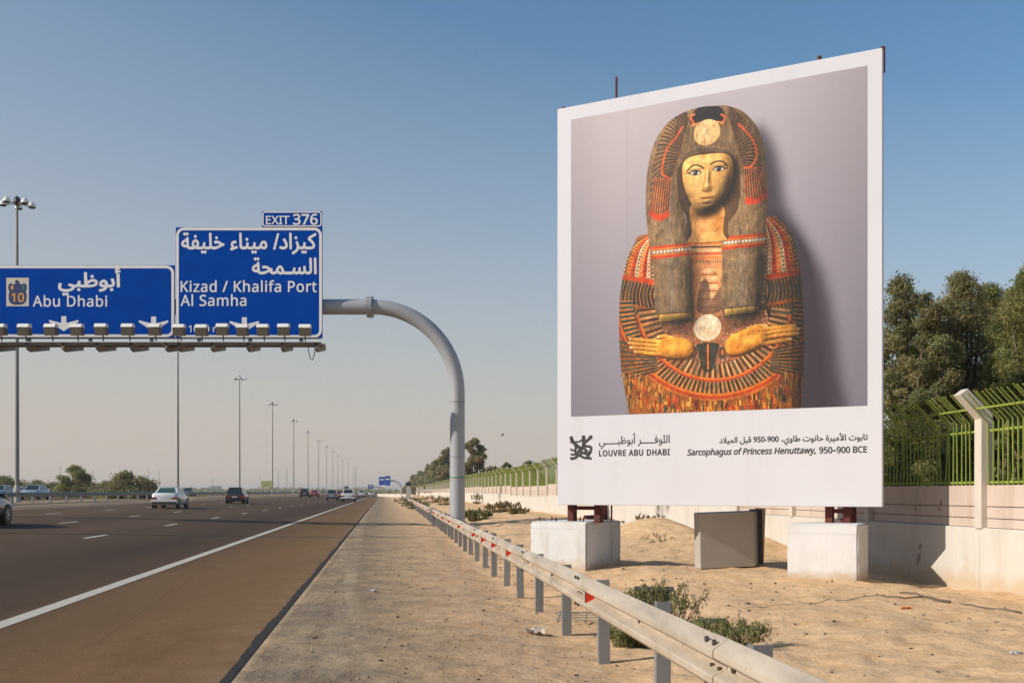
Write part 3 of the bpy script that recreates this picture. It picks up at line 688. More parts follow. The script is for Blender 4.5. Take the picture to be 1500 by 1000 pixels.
# shrubs with upright stems
def stem_bush(name, label, c, n, h, spread, mat, seed, leaf=.020, per=26, group=None):
    r = random.Random(seed); c = Vector(c); c.z = gz(c.x, c.y); t = thing(name, label, 'shrub', c, 0, group); mb = MB(); cen = []; rad = []
    for i in range(n):
        a = r.uniform(0, 6.283); d = r.random() ** .6 * spread; hh = h * r.uniform(.55, 1.05) * (1 - .25 * d / spread)
        p0 = c + Vector((d * .55 * math.cos(a), d * .55 * math.sin(a), -.03)); p1 = c + Vector((d * math.cos(a), d * math.sin(a), hh * .55)); p2 = p1 + Vector((d * .2 * math.cos(a) + r.uniform(-.09, .09), r.uniform(-.06, .06), hh * .45))
        mb.tube([p0, p1, p2], [.007, .005, .002], 4, False)
        for q in range(6):
            tt = .3 + .7 * q / 5; p = p0.lerp(p1, tt * 1.0) if tt < .5 else p1.lerp(p2, (tt - .4) / .6); cen.append(tuple(p + Vector((r.uniform(-.03, .03), r.uniform(-.03, .03), 0)))); rad.append((.035, .035, .055))
    mb.build('stems', M['dry'], t); leaf_mesh('foliage', cen, rad, n * per, leaf, mat, seed, t, hang=1.2, aspect=1.7); return t
def gp(px, py, z=-.05):
    Y = (H - z) * F / (py - HZ); return Vector(((px - 750) * Y / F, Y, z))
stem_bush('shrub', 'tall feathery green shrub standing behind the guardrail in front of the grey cabinet', gp(972, 925), 60, .60, .40, M['leaf_bush'], 71, .013, 60)
stem_bush('shrub', 'low spreading green shrub behind the guardrail, right of the feathery one', gp(1052, 948), 80, .34, .38, M['leaf_bush'], 72, .012, 70)
stem_bush('shrub', 'small green tuft under the guardrail beam left of the feathery shrub', gp(925, 945), 40, .22, .22, M['leaf_bush'], 73, .014, 70)
for i, (px, py, n, h, s_, mt, lab) in enumerate([
        (738, 756, 70, .7, 1.1, 'leaf_dry', 'brownish scrub on the sand between column and billboard'), (700, 764, 70, .6, .7, 'leaf_bush', 'dark green scrub at the foot of the gantry column'),
        (655, 742, 60, .8, 1.4, 'leaf_dry', 'dry scrub behind the rail left of the gantry column'), (610, 745, 60, .8, 1.2, 'leaf_bush', 'green tuft in front of the far guardrail'),
        (596, 738, 60, .9, 1.6, 'leaf_bush', 'green tuft where the far guardrail fades'), (698, 741, 30, 1.4, .7, 'leaf_dry', 'pale dry reedy plant against the wall right of the column'),
        (632, 738, 60, 1.0, 2.0, 'leaf_dry', 'brown scrub band behind the far guardrail'), (757, 760, 40, .4, .8, 'leaf_dry', 'low dry twigs on the sand left of the white block'),
        (975, 808, 12, .25, .6, 'leaf_dry', 'dry twigs on the sand heap behind the left white block'), (938, 792, 10, .22, .9, 'leaf_dry', 'tangle of dry stalks on the crest of the sand heap')]):
    stem_bush('scrub', lab, gp(px, py), n, h, s_, M[mt], 80 + i, .04 if py < 800 else .02, 45 if n > 15 else 14, 'low desert scrub')

# ------------------------------------------------------------------ text helpers
FORMS = {'ا': (0xFE8D, 2), 'أ': (0xFE83, 2), 'ب': (0xFE8F, 4), 'ة': (0xFE93, 2), 'ت': (0xFE95, 4), 'ث': (0xFE99, 4), 'ح': (0xFEA1, 4), 'خ': (0xFEA5, 4), 'د': (0xFEA9, 2), 'ر': (0xFEAD, 2), 'ز': (0xFEAF, 2),
         'س': (0xFEB1, 4), 'ط': (0xFEC1, 4), 'ظ': (0xFEC5, 4), 'ف': (0xFED1, 4), 'ق': (0xFED5, 4), 'ك': (0xFED9, 4), 'ل': (0xFEDD, 4), 'م': (0xFEE1, 4), 'ن': (0xFEE5, 4), 'و': (0xFEED, 2), 'ي': (0xFEF1, 4),
         'ء': (0xFE80, 1), 'ـ': (0x0640, 9), '\u2460': (0xFEFB, 2), '\u2461': (0xFEF7, 2)}
def arabic(txt):
    txt = txt.replace('لا', '\u2460').replace('لأ', '\u2461'); out = []
    for i, ch in enumerate(txt):
        if ch not in FORMS: out.append(ch); continue
        cp, nf = FORMS[ch]
        if nf == 9: out.append(ch); continue
        pj = i > 0 and txt[i - 1] in FORMS and FORMS[txt[i - 1]][1] >= 4 and nf >= 2
        nj = i + 1 < len(txt) and nf == 4 and txt[i + 1] in FORMS and FORMS[txt[i + 1]][1] >= 2
        k = 3 if pj and nj else 2 if nj else 1 if pj else 0
        out.append(ch if k == 0 and ch not in '\u2460\u2461' else chr(cp + k))
    # reverse, keeping digit runs left to right
    res = []; run = []
    for ch in out:
        if ch.isdigit() or (ch in '-–' and run): run.append(ch)
        else:
            if run: res.append(''.join(run)); run = []
            res.append(ch)
    if run: res.append(''.join(run))
    return ''.join(reversed(res))
INTER = None
try: INTER = bpy.data.fonts.load(os.path.join(bpy.utils.system_resource('DATAFILES'), 'fonts', 'NotoSansHebrew-Regular.woff2'))
except Exception: INTER = None
def text_fill(txt, latin=True, shear=0, spacing=1.0, bold=0.0, bands=70):
    """outline of the text filled by the non-zero rule as thin horizontal bands; bold grows the strokes"""
    c = bpy.data.curves.new('lettering', 'FONT'); c.body = txt; c.size = 1; c.shear = shear; c.space_character = spacing; c.resolution_u = 5; c.fill_mode = 'NONE'
    if latin and INTER: c.font = INTER
    o = bpy.data.objects.new('lettering', c); COL.objects.link(o); dg = bpy.context.evaluated_depsgraph_get(); dg.update()
    me = bpy.data.meshes.new_from_object(o.evaluated_get(dg)); bpy.data.objects.remove(o); bpy.data.curves.remove(c)
    v = np.array([p.co[:2] for p in me.vertices]); e = np.array([tuple(x.vertices) for x in me.edges]); bpy.data.meshes.remove(me)
    nxt = {}
    for a, b in e:
        nxt.setdefault(a, []).append(b); nxt.setdefault(b, []).append(a)
    seen = set(); segs = []
    for st in range(len(v)):
        if st in seen or st not in nxt: continue
        cur, prev = st, None; loop = [st]; seen.add(st)
        if (st + 1) in nxt[st]: cur = st + 1; loop.append(cur); seen.add(cur); prev = st
        while True:
            cand = [q for q in nxt[cur] if q != prev]
            if not cand or cand[0] == st: break
            prev, cur = cur, cand[0]
            if cur in seen: break
            loop.append(cur); seen.add(cur)
        P_ = v[loop]; segs.append(np.hstack([P_, np.roll(P_, -1, 0)]))
    S = np.vstack(segs); y0 = S[:, 1].min() - bold; y1 = S[:, 1].max() + bold; nb = max(8, int((y1 - y0) * bands)); hb = (y1 - y0) / nb
    def iv(y, grow):
        m = (S[:, 1] > y) != (S[:, 3] > y); q = S[m]
        if not len(q): return []
        x = q[:, 0] + (q[:, 2] - q[:, 0]) * (y - q[:, 1]) / (q[:, 3] - q[:, 1]); w_ = np.where(q[:, 3] > q[:, 1], 1, -1); k = np.argsort(x); x = x[k]; w_ = np.cumsum(w_[k]); out = []; st = None
        for i in range(len(x)):
            if st is None and w_[i] != 0: st = x[i]
            elif st is not None and w_[i] == 0: out.append((st - grow, x[i] + grow)); st = None
        return out
    V = []; Fc = []
    for b in range(nb):
        y = y0 + (b + .5) * hb; all_ = []
        for t in ((0,) if not bold else (-1, -.7, -.35, 0, .35, .7, 1)): all_ += iv(y + t * bold, bold * math.sqrt(max(0, 1 - t * t)))
        all_.sort(); cur = None; mg = []
        for a, q in all_:
            if cur is None or a > cur[1]:
                if cur: mg.append(cur)
                cur = [a, q]
            else: cur[1] = max(cur[1], q)
        if cur: mg.append(cur)
        for a, q in mg:
            n = len(V); V += [(a, y - hb / 2), (q, y - hb / 2), (q, y + hb / 2), (a, y + hb / 2)]; Fc.append((n, n + 1, n + 2, n + 3))
    return np.array(V), Fc
def put_text(name, txt, plane, x0, x1, ybase, mat, parent, vs=1.0, lift=.006, arab=False, off=0.0, **k):
    """text set on a plane from column x0 to x1 of the photograph with its baseline at ybase"""
    v, f = text_fill(arabic(txt) if arab else txt, not arab, bold=off, **k)
    a0, z0 = plane.az(x0, ybase); a1, _ = plane.az(x1, ybase); xmin, xmax = v[:, 0].min(), v[:, 0].max(); s = (a1 - a0) / (xmax - xmin)
    pts = [plane.p3(a0 + (p[0] - xmin) * s, z0 + p[1] * s * vs, lift) for p in v]
    me = bpy.data.meshes.new(name); me.from_pydata([tuple(p) for p in pts], [], f); me.materials.append(mat)
    o = bpy.data.objects.new(name, me); COL.objects.link(o); me.transform(wmat(parent).inverted()); o.parent = parent; return o
class Plane:
    def __init__(s, C, u, nrm): s.C = Vector(C); s.u = Vector(u).normalized(); s.n = Vector(nrm).normalized()
    def az(s, px, py):
        tx = (px - 750) / F     # X = tx*Y ; C.x+u.x a = tx (C.y+u.y a)
        a = (tx * s.C.y - s.C.x) / (s.u.x - tx * s.u.y); Y = s.C.y + s.u.y * a
        return a, H - (py - HZ) * Y / F
    def p3(s, a, z, lift=0): p = s.C + s.u * a + s.n * lift; return Vector((p.x, p.y, z))
def poly_on(name, plane, loops, mat, parent, lift=.004, thick=0):
    mb = MB()
    for lp in loops:
        if thick: mb.prism(lp, lambda x, z, t: plane.p3(x, z, t), lift, lift + thick)
        else: mb.add([plane.p3(a, z, lift) for a, z in lp], [tuple(range(len(lp)))])
    return mb.build(name, mat, parent)
def rrect(a0, z0, a1, z1, r, n=6):
    out = []
    for cx_, cz_, st in ((a1 - r, z1 - r, 0), (a0 + r, z1 - r, 90), (a0 + r, z0 + r, 180), (a1 - r, z0 + r, 270)):
        for i in range(n + 1): t = R(st + 90 * i / n); out.append((cx_ + r * math.cos(t), cz_ + r * math.sin(t)))
    return out
def ring_on(name, plane, a0, z0, a1, z1, wd, r, mat, parent, lift=.004):
    o_ = rrect(a0, z0, a1, z1, r); i_ = rrect(a0 + wd, z0 + wd, a1 - wd, z1 - wd, max(.02, r - wd)); n = len(o_); mb = MB()
    mb.add([plane.p3(*p, lift) for p in o_] + [plane.p3(*p, lift) for p in i_], [(i, (i + 1) % n, n + (i + 1) % n, n + i) for i in range(n)])
    return mb.build(name, mat, parent)
def stroke_loops(pts, wd):
    out = []
    for (a, b) in zip(pts[:-1], pts[1:]):
        dx, dz = b[0] - a[0], b[1] - a[1]; l = math.hypot(dx, dz); nx, nz = -dz / l * wd / 2, dx / l * wd / 2
        out.append([(a[0] + nx, a[1] + nz), (a[0] - nx, a[1] - nz), (b[0] - nx, b[1] - nz), (b[0] + nx, b[1] + nz)])
    return out

# ------------------------------------------------------------------ overhead sign gantry
YG = 44.5; GC = Vector((-.0513 * YG, YG, 0)); gu = Vector((1, 0, 0)); gn = Vector((0, -1, 0))
gan = thing('sign_gantry', 'grey curved tubular sign gantry reaching over the motorway', 'gantry', (GC.x, GC.y, -.1), 0)
arm_z = H + (HZ - 447) / F * (YG - .4)
def gp3(a, z, f=0): p = GC + gu * a + gn * f; return Vector((p.x, p.y, z))
RAD = 3.55
path = [gp3(0, -.3), gp3(0, 2.0), gp3(0, arm_z - RAD)] + [gp3(-RAD + RAD * math.cos(R(t)), arm_z - RAD + RAD * math.sin(R(t))) for t in range(6, 91, 6)]
radii = [.32, .315, .31] + [.31] * 15
mb = MB(); mb.tube(path, radii, 28); smooth_angle(mb.build('column', M['pole'], gan))
a_end = -24.5
mb = MB(); mb.tube([gp3(-RAD - .02, arm_z), gp3(a_end + RAD, arm_z)], .32, 28); smooth_angle(mb.build('arm', M['pole'], gan))
path = [gp3(a_end, .2), gp3(a_end, arm_z - RAD)] + [gp3(a_end + RAD - RAD * math.cos(R(t)), arm_z - RAD + RAD * math.sin(R(t))) for t in range(6, 91, 6)]
mb = MB(); mb.tube(path, .33, 28); smooth_angle(mb.build('column', M['pole'], gan))
for a in (-RAD - .03, -RAD - .10, -RAD - .17):
    mb = MB(); mb.tube([gp3(a + .03, arm_z), gp3(a - .03, arm_z)], .45, 28); smooth_angle(mb.build('flange', M['pole'], gan))
mb = MB(); mb.tube([gp3(0, -.12), gp3(0, .02)], .62, 24); mb.build('base_plate', M['pole'], gan)
mb = MB(); mb.tube([gp3(0, 2.02), gp3(0, 2.07)], .322, 24, False); mb.build('painted_band', simple('faded green paint', (.12, .24, .15), .7), gan)
for z_ in (2.9, 5.2):
    mb = MB(); mb.tube([gp3(0, z_ - .012), gp3(0, z_ + .012)], .322, 28, False); mb.build('weld_ring', M['mast'], gan)
for q_ in range(12):
    t_ = 2 * PI * q_ / 12; mb = MB(); mb.tube([gp3(-RAD + .06, arm_z + .39 * math.sin(t_), .39 * math.cos(t_)), gp3(-RAD - .26, arm_z + .39 * math.sin(t_), .39 * math.cos(t_))], .022, 6); mb.build('flange_bolt', M['mast'], gan)
mb = MB(); mb.box(gp3(0, -.15), (1.5, 1.5, .3)); mb.build('footing', M['mastbase'], gan)
sp_ = Plane(gp3(0, 0, .54), gu, gn)
def sign_panel(name, label, x0, y0, x1, y1, ref, group, depth=.09, rad=.32, bw=.115):
    a0, _ = sp_.az(x0, y1); a1, _ = sp_.az(x1, y1); _, z1 = sp_.az(ref, y0); _, z0 = sp_.az(ref, y1)
    t = thing(name, label, 'road sign', sp_.p3((a0 + a1) / 2, z0), math.atan2(gu.y, gu.x), group)
    mb = MB(); mb.prism([(a0, z0), (a1, z0), (a1, z1), (a0, z1)], lambda x, z, q: sp_.p3(x, z, q), -depth, 0); mb.build('panel', M['blue'], t)
    ring_on('border', sp_, a0 + .01, z0 + .01, a1 - .01, z1 - .01, bw, rad, M['signwhite'], t, .004)
    for q in range(3):       # ribs on the back, seen from elsewhere
        mb = MB(); mb.prism([(a0 + .2, z0 + (z1 - z0) * (q + .5) / 3 - .04), (a1 - .2, z0 + (z1 - z0) * (q + .5) / 3 - .04), (a1 - .2, z0 + (z1 - z0) * (q + .5) / 3 + .04), (a0 + .2, z0 + (z1 - z0) * (q + .5) / 3 + .04)], lambda x, z, q_: sp_.p3(x, z, q_), -depth - .07, -depth); mb.build('stiffener', M['signback'], t)
    return t, (a0, z0, a1, z1)
SG = 'blue road signs on the gantry'
s1, b1 = sign_panel('road_sign', 'tall blue road sign reading Kizad / Khalifa Port and Al Samha', 257.5, 333, 472, 495, 365, SG)
s0, b0_ = sign_panel('road_sign', 'wide blue road sign reading Abu Dhabi with route shield 10', -232, 388.5, 255.5, 494, 240, SG)
s2, b2 = sign_panel('road_sign', 'small blue exit tab reading EXIT 376 above the tall sign', 384, 309.5, 471.5, 332.3, 428, SG, rad=.12, bw=.05)
W_ = M['signwhite']
put_text('lettering', 'EXIT', sp_, 389.5, 424, 328.4, W_, s2, off=.014, vs=.95)
put_text('lettering', '376', sp_, 429, 465.5, 328.8, W_, s2, off=.02, vs=.95)
put_text('lettering', 'كيزاد/ ميناء خليفة', sp_, 265.5, 463.5, 364.5, W_, s1, arab=True, off=.024, vs=1.12)
put_text('lettering', 'السـمحة', sp_, 369, 464, 401, W_, s1, arab=True, off=.024, vs=1.1)
put_text('lettering', 'Kizad / Khalifa Port', sp_, 264.5, 464, 427.4, W_, s1, off=.013, vs=1.04, spacing=1.06)
put_text('lettering', 'Al Samha', sp_, 264.5, 361, 447.8, W_, s1, off=.013, vs=1.04, spacing=1.06)
put_text('lettering', '1000 m', sp_, 276.5, 323, 486.5, W_, s1, off=.01)
put_text('lettering', 'أبوظبي', sp_, 85, 177, 420, W_, s0, arab=True, off=.028, vs=.86)
put_text('lettering', 'Abu Dhabi', sp_, 48, 157, 448.8, W_, s0, off=.012, vs=1.02, spacing=1.06)
def arrow(cx, yt, parent):
    # blunt down arrow with broad swept barbs
    pts = [(-3.6, 0), (3.6, 0), (3.8, 10), (21, 5.5), (22, 8), (3, 20), (0, 22), (-3, 20), (-22, 8), (-21, 5.5), (-3.8, 10)]
    lp = [sp_.az(cx + x, yt + y) for x, y in pts][::-1]; poly_on('arrow', sp_, [lp], W_, parent, .005)
arrow(358, 464.5, s1); arrow(93.5, 463, s0); arrow(225, 463.5, s0); arrow(-40, 462.5, s0)
# route shield: pale square, navy falcon outline, orange number
sh = poly_on('shield', sp_, [[sp_.az(x, y) for x, y in ((9.3, 448.5), (42.3, 448.5), (42.3, 406.8), (9.3, 406.8))]], simple('cream sheeting', (.66, .60, .48), .5, 0, .03), s0, .005)
fal = [(25.8, 410), (28, 412), (29, 415.5), (32, 416.5), (36, 414.5), (39.2, 417.5), (39.4, 423), (37.8, 427), (39.2, 432), (38.6, 440), (35.5, 444.5), (31, 446.3), (20.5, 446.3), (16, 444.5), (13, 440), (12.6, 432), (14, 427), (12.2, 423), (12.4, 417.5), (15.6, 414.5), (19.5, 416.5), (22.4, 415.5), (22.6, 413), (21.4, 412.5), (23.2, 410.3)]
fo = poly_on('falcon_emblem', sp_, [[sp_.az(x, y) for x, y in fal][::-1]], M['navy'], s0, .008)
poly_on('emblem_mark', sp_, [[sp_.az(x, y) for x, y in ((16, 424), (19.5, 424), (19.5, 417), (16, 419))]], M['orange'], s0, .010)
poly_on('emblem_mark', sp_, [[sp_.az(x, y) for x, y in ((33, 424), (36, 424), (36, 418), (33, 418))]], M['greens'], s0, .010)
put_text('lettering', '10', sp_, 17, 35.5, 442, M['orange'], s0, off=.02, lift=.012, vs=1.0)
# lighting walkway under the signs
cw = thing('lighting_walkway', 'slim steel walkway rail with floodlights below the blue signs', 'walkway', sp_.p3(-10, sp_.az(200, 500)[1]), math.atan2(gu.y, gu.x))
spl = Plane(gp3(0, 0, .54 + 1.35), gu, gn); zr = spl.az(300, 503)[1]; aL = spl.az(-232, 500)[0]; aR = spl.az(470, 500)[0]
for f_, dz, hh in ((.35, .10, .06), (1.30, .0, .12), (1.30, .22, .05)):
    mb = MB(); mb.prism([(aL, zr + dz - hh / 2), (aR, zr + dz - hh / 2), (aR, zr + dz + hh / 2), (aL, zr + dz + hh / 2)], lambda x, z, q: sp_.p3(x, z, q), f_ - .05, f_ + .05); mb.build('rail', M['walk'], cw)
mb = MB(); mb.prism([(aL, zr - .03), (aR, zr - .03), (aR, zr + .0), (aL, zr + .0)], lambda x, z, q: sp_.p3(x, z, q), .42, 1.24); mb.build('deck', M['walk'], cw)
for px in [463, 413, 363, 310, 262, 243, 192, 142, 92, 40, -12, -62, -112, -162, -212]:
    a, _ = spl.az(px, 505); mb = MB(); mb.prism([(-.62, .18), (1.35, .02), (1.35, -.22), (1.0, -.30), (-.62, -.02)], lambda f_, z, q: sp_.p3(a + q, zr + z, f_), -.05, .05); mb.build('outrigger', M['walk'], cw)
for i, px in enumerate([447, 417, 387, 357, 327, 296, 265, 228, 190, 151, 114, 77, 38, 2, -36, -74, -112, -150, -188]):
    a, z = spl.az(px, 484); z += .02; tilt = R(-28); ya = .45
    z += random.uniform(-.02, .02); lo, hi = z - .27, z + .06; jt = random.uniform(-.03, .03)
    mb = MB(); mb.prism([(1.25, lo + .06), (1.62, lo), (1.68, hi), (1.30, hi + .02)], lambda f_, zz, q: sp_.p3(a + q, zz, f_), -.21 + jt, .21 + jt); fl = mb.build('floodlight', M['lampbox'], cw)
    mb = MB(); mb.prism([(1.30, hi + .022), (1.69, hi + .002), (1.60, hi + .15), (1.34, hi + .16)], lambda f_, zz, q: sp_.p3(a + q, zz, f_), -.225 + jt, .225 + jt); mb.build('cap', M['lampsunlit'], fl)  # slanted upper face, with the sunlight put into its pale colour
    mb = MB(); mb.tube([sp_.p3(a, zr + .1, 1.3), sp_.p3(a, z - .05, 1.4)], .03, 6); mb.build('stem', M['walk'], fl)
mb = MB(); pa = [spl.az(x, y) for x, y in ((450, 503), (451.5, 515), (454, 525), (457, 527), (460, 518), (461, 504))]; mb.tube([sp_.p3(a, z, 1.25) for a, z in pa], .018, 5)
tag(mb.build('cable', M['dark']), 'thin dark cable hanging in a loop below the end of the gantry walkway', 'cable')
# brackets joining arm and panels
for px in (440, 365, 290, 220, 130, 40, -60, -160):
    a, _ = sp_.az(px, 447); mb = MB(); mb.prism([(a - .08, arm_z - 1.5), (a + .08, arm_z - 1.5), (a + .08, arm_z + 1.1), (a - .08, arm_z + 1.1)], lambda x, z, q: sp_.p3(x, z, q), -.20, -.165); mb.build('sign_bracket', M['pole'], gan)
# two small far gantries
for (pc, Yf, x0, x1, yt, yb, lab, lab2) in ((588, 500, 555.5, 572.5, 697, 711, 'small far curved gantry farther down the motorway', 'far blue road sign on the second gantry'), (562, 900, 539, 547.5, 709, 716, 'tiny farthest gantry near the vanishing point', 'tiny farthest blue road sign left of the second gantry')):
    zc = H + (HZ - (yt + yb) / 2) * Yf / F; xc = (pc - 750) * Yf / F; xa = (x0 - 750) * Yf / F; xb = (x1 - 750) * Yf / F; rr = 4.0
    t = thing('sign_gantry', lab, 'gantry', (xc, Yf, 0)); mb = MB()
    mb.tube([(xc, Yf, 0), (xc, Yf, zc - rr)] + [(xc - rr + rr * math.cos(R(q)), Yf, zc - rr + rr * math.sin(R(q))) for q in range(10, 91, 10)] + [(xa + .5, Yf, zc)], .42 if Yf < 600 else .6, 10); mb.build('column', M['pole'], t)
    s_ = thing('road_sign', lab2, 'road sign', ((xa + xb) / 2, Yf - .8, zc - 2), 0, 'far blue road signs'); n_ = 2 if Yf < 600 else 1
    for q in range(n_):
        u0 = xa + (xb - xa) * q / n_; u1 = xa + (xb - xa) * (q + 1) / n_ - .1; mb = MB(); hh = (yb - yt) * Yf / F * (1 if q else .86)
        mb.box(((u0 + u1) / 2, Yf - .8, zc + .1 * q), (u1 - u0, .15, hh)); mb.build('panel', M['blue'], s_)
        mb = MB(); mb.box(((u0 + u1) / 2, Yf - .89, zc + .1 * q + hh * .15), ((u1 - u0) * .7, .02, hh * .12)); mb.build('lettering', W_, s_)

# ------------------------------------------------------------------ high lighting masts along the median
ML = -28.4
def mast_master():
    t = thing('lighting_mast', '', 'lighting mast', (0, 0, .7), 0, 'tall lighting masts along the median')
    mb = MB(); mb.tube([(0, 0, .0), (0, 0, 6), (0, 0, 14), (0, 0, 23.3)], [.17, .155, .13, .09], 12); smooth_angle(mb.build('pole', M['mast'], t, world=False))
    mb = MB(); mb.tube([(0, 0, -.6), (0, 0, 1.0), (0, 0, 1.25)], [.27, .25, .18], 12); smooth_angle(mb.build('footing', M['mastbase'], t, world=False))
    mb = MB(); mb.tube([(0, 0, 22.9), (0, 0, 23.1), (0, 0, 23.15), (0, 0, 23.45), (0, 0, 23.62)], [.14, .2, .26, .24, .08], 12); mb.build('head_frame', M['dark'], t, world=False)
    for q in range(5):
        a = R(20 + 72 * q); c, s_ = math.cos(a), math.sin(a)
        mb = MB(); mb.tube([(c * .15, s_ * .15, 23.05), (c * .8, s_ * .8, 23.0)], .045, 6); arm_ = mb.build('bracket', M['mast'], t, world=False)
        mb = MB(); mb.tube([(c * 1.08, s_ * 1.08, 22.93), (c * 1.08, s_ * 1.08, 23.02), (c * 1.05, s_ * 1.05, 23.22), (c * 1.02, s_ * 1.02, 23.36)], [.30, .29, .19, .05], 12); smooth_angle(mb.build('lamp_head', M['white_lamp'], arm_, world=False))
        mb = MB(); mb.tube([(c * 1.08, s_ * 1.08, 22.86), (c * 1.08, s_ * 1.08, 22.928)], [.22, .27], 12); mb.build('lamp_glass', M['dark'], arm_, world=False)
    return t
mm = mast_master()
mast_lab = {0: 'lighting mast left of the photograph whose shadow crosses the road', 1: 'nearest tall lighting mast, rising above the wide blue sign at the left',
            2: 'second tall lighting mast, rising behind the left edge of the tall blue sign', 3: 'tall lighting mast above the dark hatchback', 4: 'tall lighting mast beside the yellow green board', 5: 'fifth lighting mast of the row, right of the yellow green board',
            6: 'sixth lighting mast of the row, above the distant black car'}
ordn = ['seventh', 'eighth', 'ninth', 'tenth', 'eleventh', 'twelfth', 'thirteenth', 'fourteenth']
my = [26, 82.5, 147, 210, 272, 336, 400, 465, 530, 595, 660, 740, 850, 1000]
for i, Y in enumerate(my):
    o = mm if i == 0 else copy_tree(mm)
    o.location = (XL(ML, Y), Y, .7 if i else .6); o.rotation_euler = (0, 0, R(17 * i)); o['label'] = mast_lab.get(i) or f'{ordn[i - 7]} lighting mast of the row, counted from the left'
# small far street lamps on the horizon
sl = thing('street_lamp', 'x', 'street lamp', (0, 0, 0), 0, 'thin far street lamps on the horizon')
mb = MB(); mb.tube([(0, 0, 0), (0, 0, 11.5), (.0, 0, 12)], [.16, .12, .1], 6); mb.build('pole', M['mast'], sl, world=False)
mb = MB(); mb.box((0, 0, 12), (2.6, .3, .18)); mb.build('lamp_head', M['white_lamp'], sl, world=False)
for i, (px, top, lab) in enumerate([(88, 683, 'thin far street lamp left of the round tree'), (137, 688, 'thin far street lamp right of the round tree'), (218, 686, 'thin far street lamp left of the white car'), (233, 687, 'thin far street lamp above the white car'), (381, 698, 'thin far street lamp left of the yellow green board'),
                                    (408, 688, 'thin far street lamp between two masts, left one'), (420, 684, 'thin far street lamp between two masts, right one'), (521, 683, 'thin far street lamp above the white van'), (312, 700, 'thin far street lamp left of the dark hatchback')]):
    o = sl if i == 0 else copy_tree(sl); Y = 12 * F / (HZ - top + .2) ; Y = min(Y, 620); o.location = ((px - 750) * Y / F, Y, H + (HZ - top) * Y / F - 12); o['label'] = lab

# ------------------------------------------------------------------ median guardrail (two runs)
def median_rail(name, label, pts, n_post_gap, base_dz=0):
    t = thing(name, label, 'guardrail', pts[0], 0); mb = MB(); n = len(pts)
    for p in pts:
        for dz, d in ((.77, 0), (.72, .07), (.67, .08), (.62, .02), (.56, .08), (.50, .07), (.46, 0)): mb.v.append((p[0] + d, p[1], p[2] + dz))
        mb.v.append((p[0] - .05, p[1], p[2] + .46)); mb.v.append((p[0] - .05, p[1], p[2] + .77))
    for i in range(n - 1):
        for j in range(9): a = i * 9 + j; b = i * 9 + (j + 1) % 9; mb.f.append((a, b, b + 9, a + 9)); mb.mi.append(0)
    mb.build('beam', simple('dull galvanised', (.27, .255, .235), .6, .3), t)
    tot = 0
    for (a, b) in zip(pts[:-1], pts[1:]):
        a = Vector(a); b = Vector(b); d = (b - a).length; k_ = 0
        while k_ * n_post_gap < d:
            p = a.lerp(b, k_ * n_post_gap / d); q = MB(); q.box((p.x - .1, p.y, p.z + .2), (.14, .14, 1.0)); q.build('post', M['post'], t); k_ += 1
    return t
median_rail('median_guardrail', 'grey guardrail on the median in front of the round tree', [(XL(-24.3, y), y, .66) for y in (30, 70, 121)], 4)
median_rail('median_guardrail', 'long distant guardrail on the median behind the white and dark cars', [(XL(-23.8 - .0 * y, y), y, .66) for y in (128, 250, 420, 700)], 9)
tag((lambda mb: (mb.prism([(.3, 0), (-.3, 0), (-.1, .85), (.1, .85)], lambda x, z, q: ((P(604, 720, 250).lerp(P(553, 720, 330), q)).x, 250 + 80 * q + x, z), 0, 1), mb.build('concrete_barrier', M['plinth']))[1])(MB()), 'far pale concrete barrier at the end of the gravel shoulder', 'barrier')

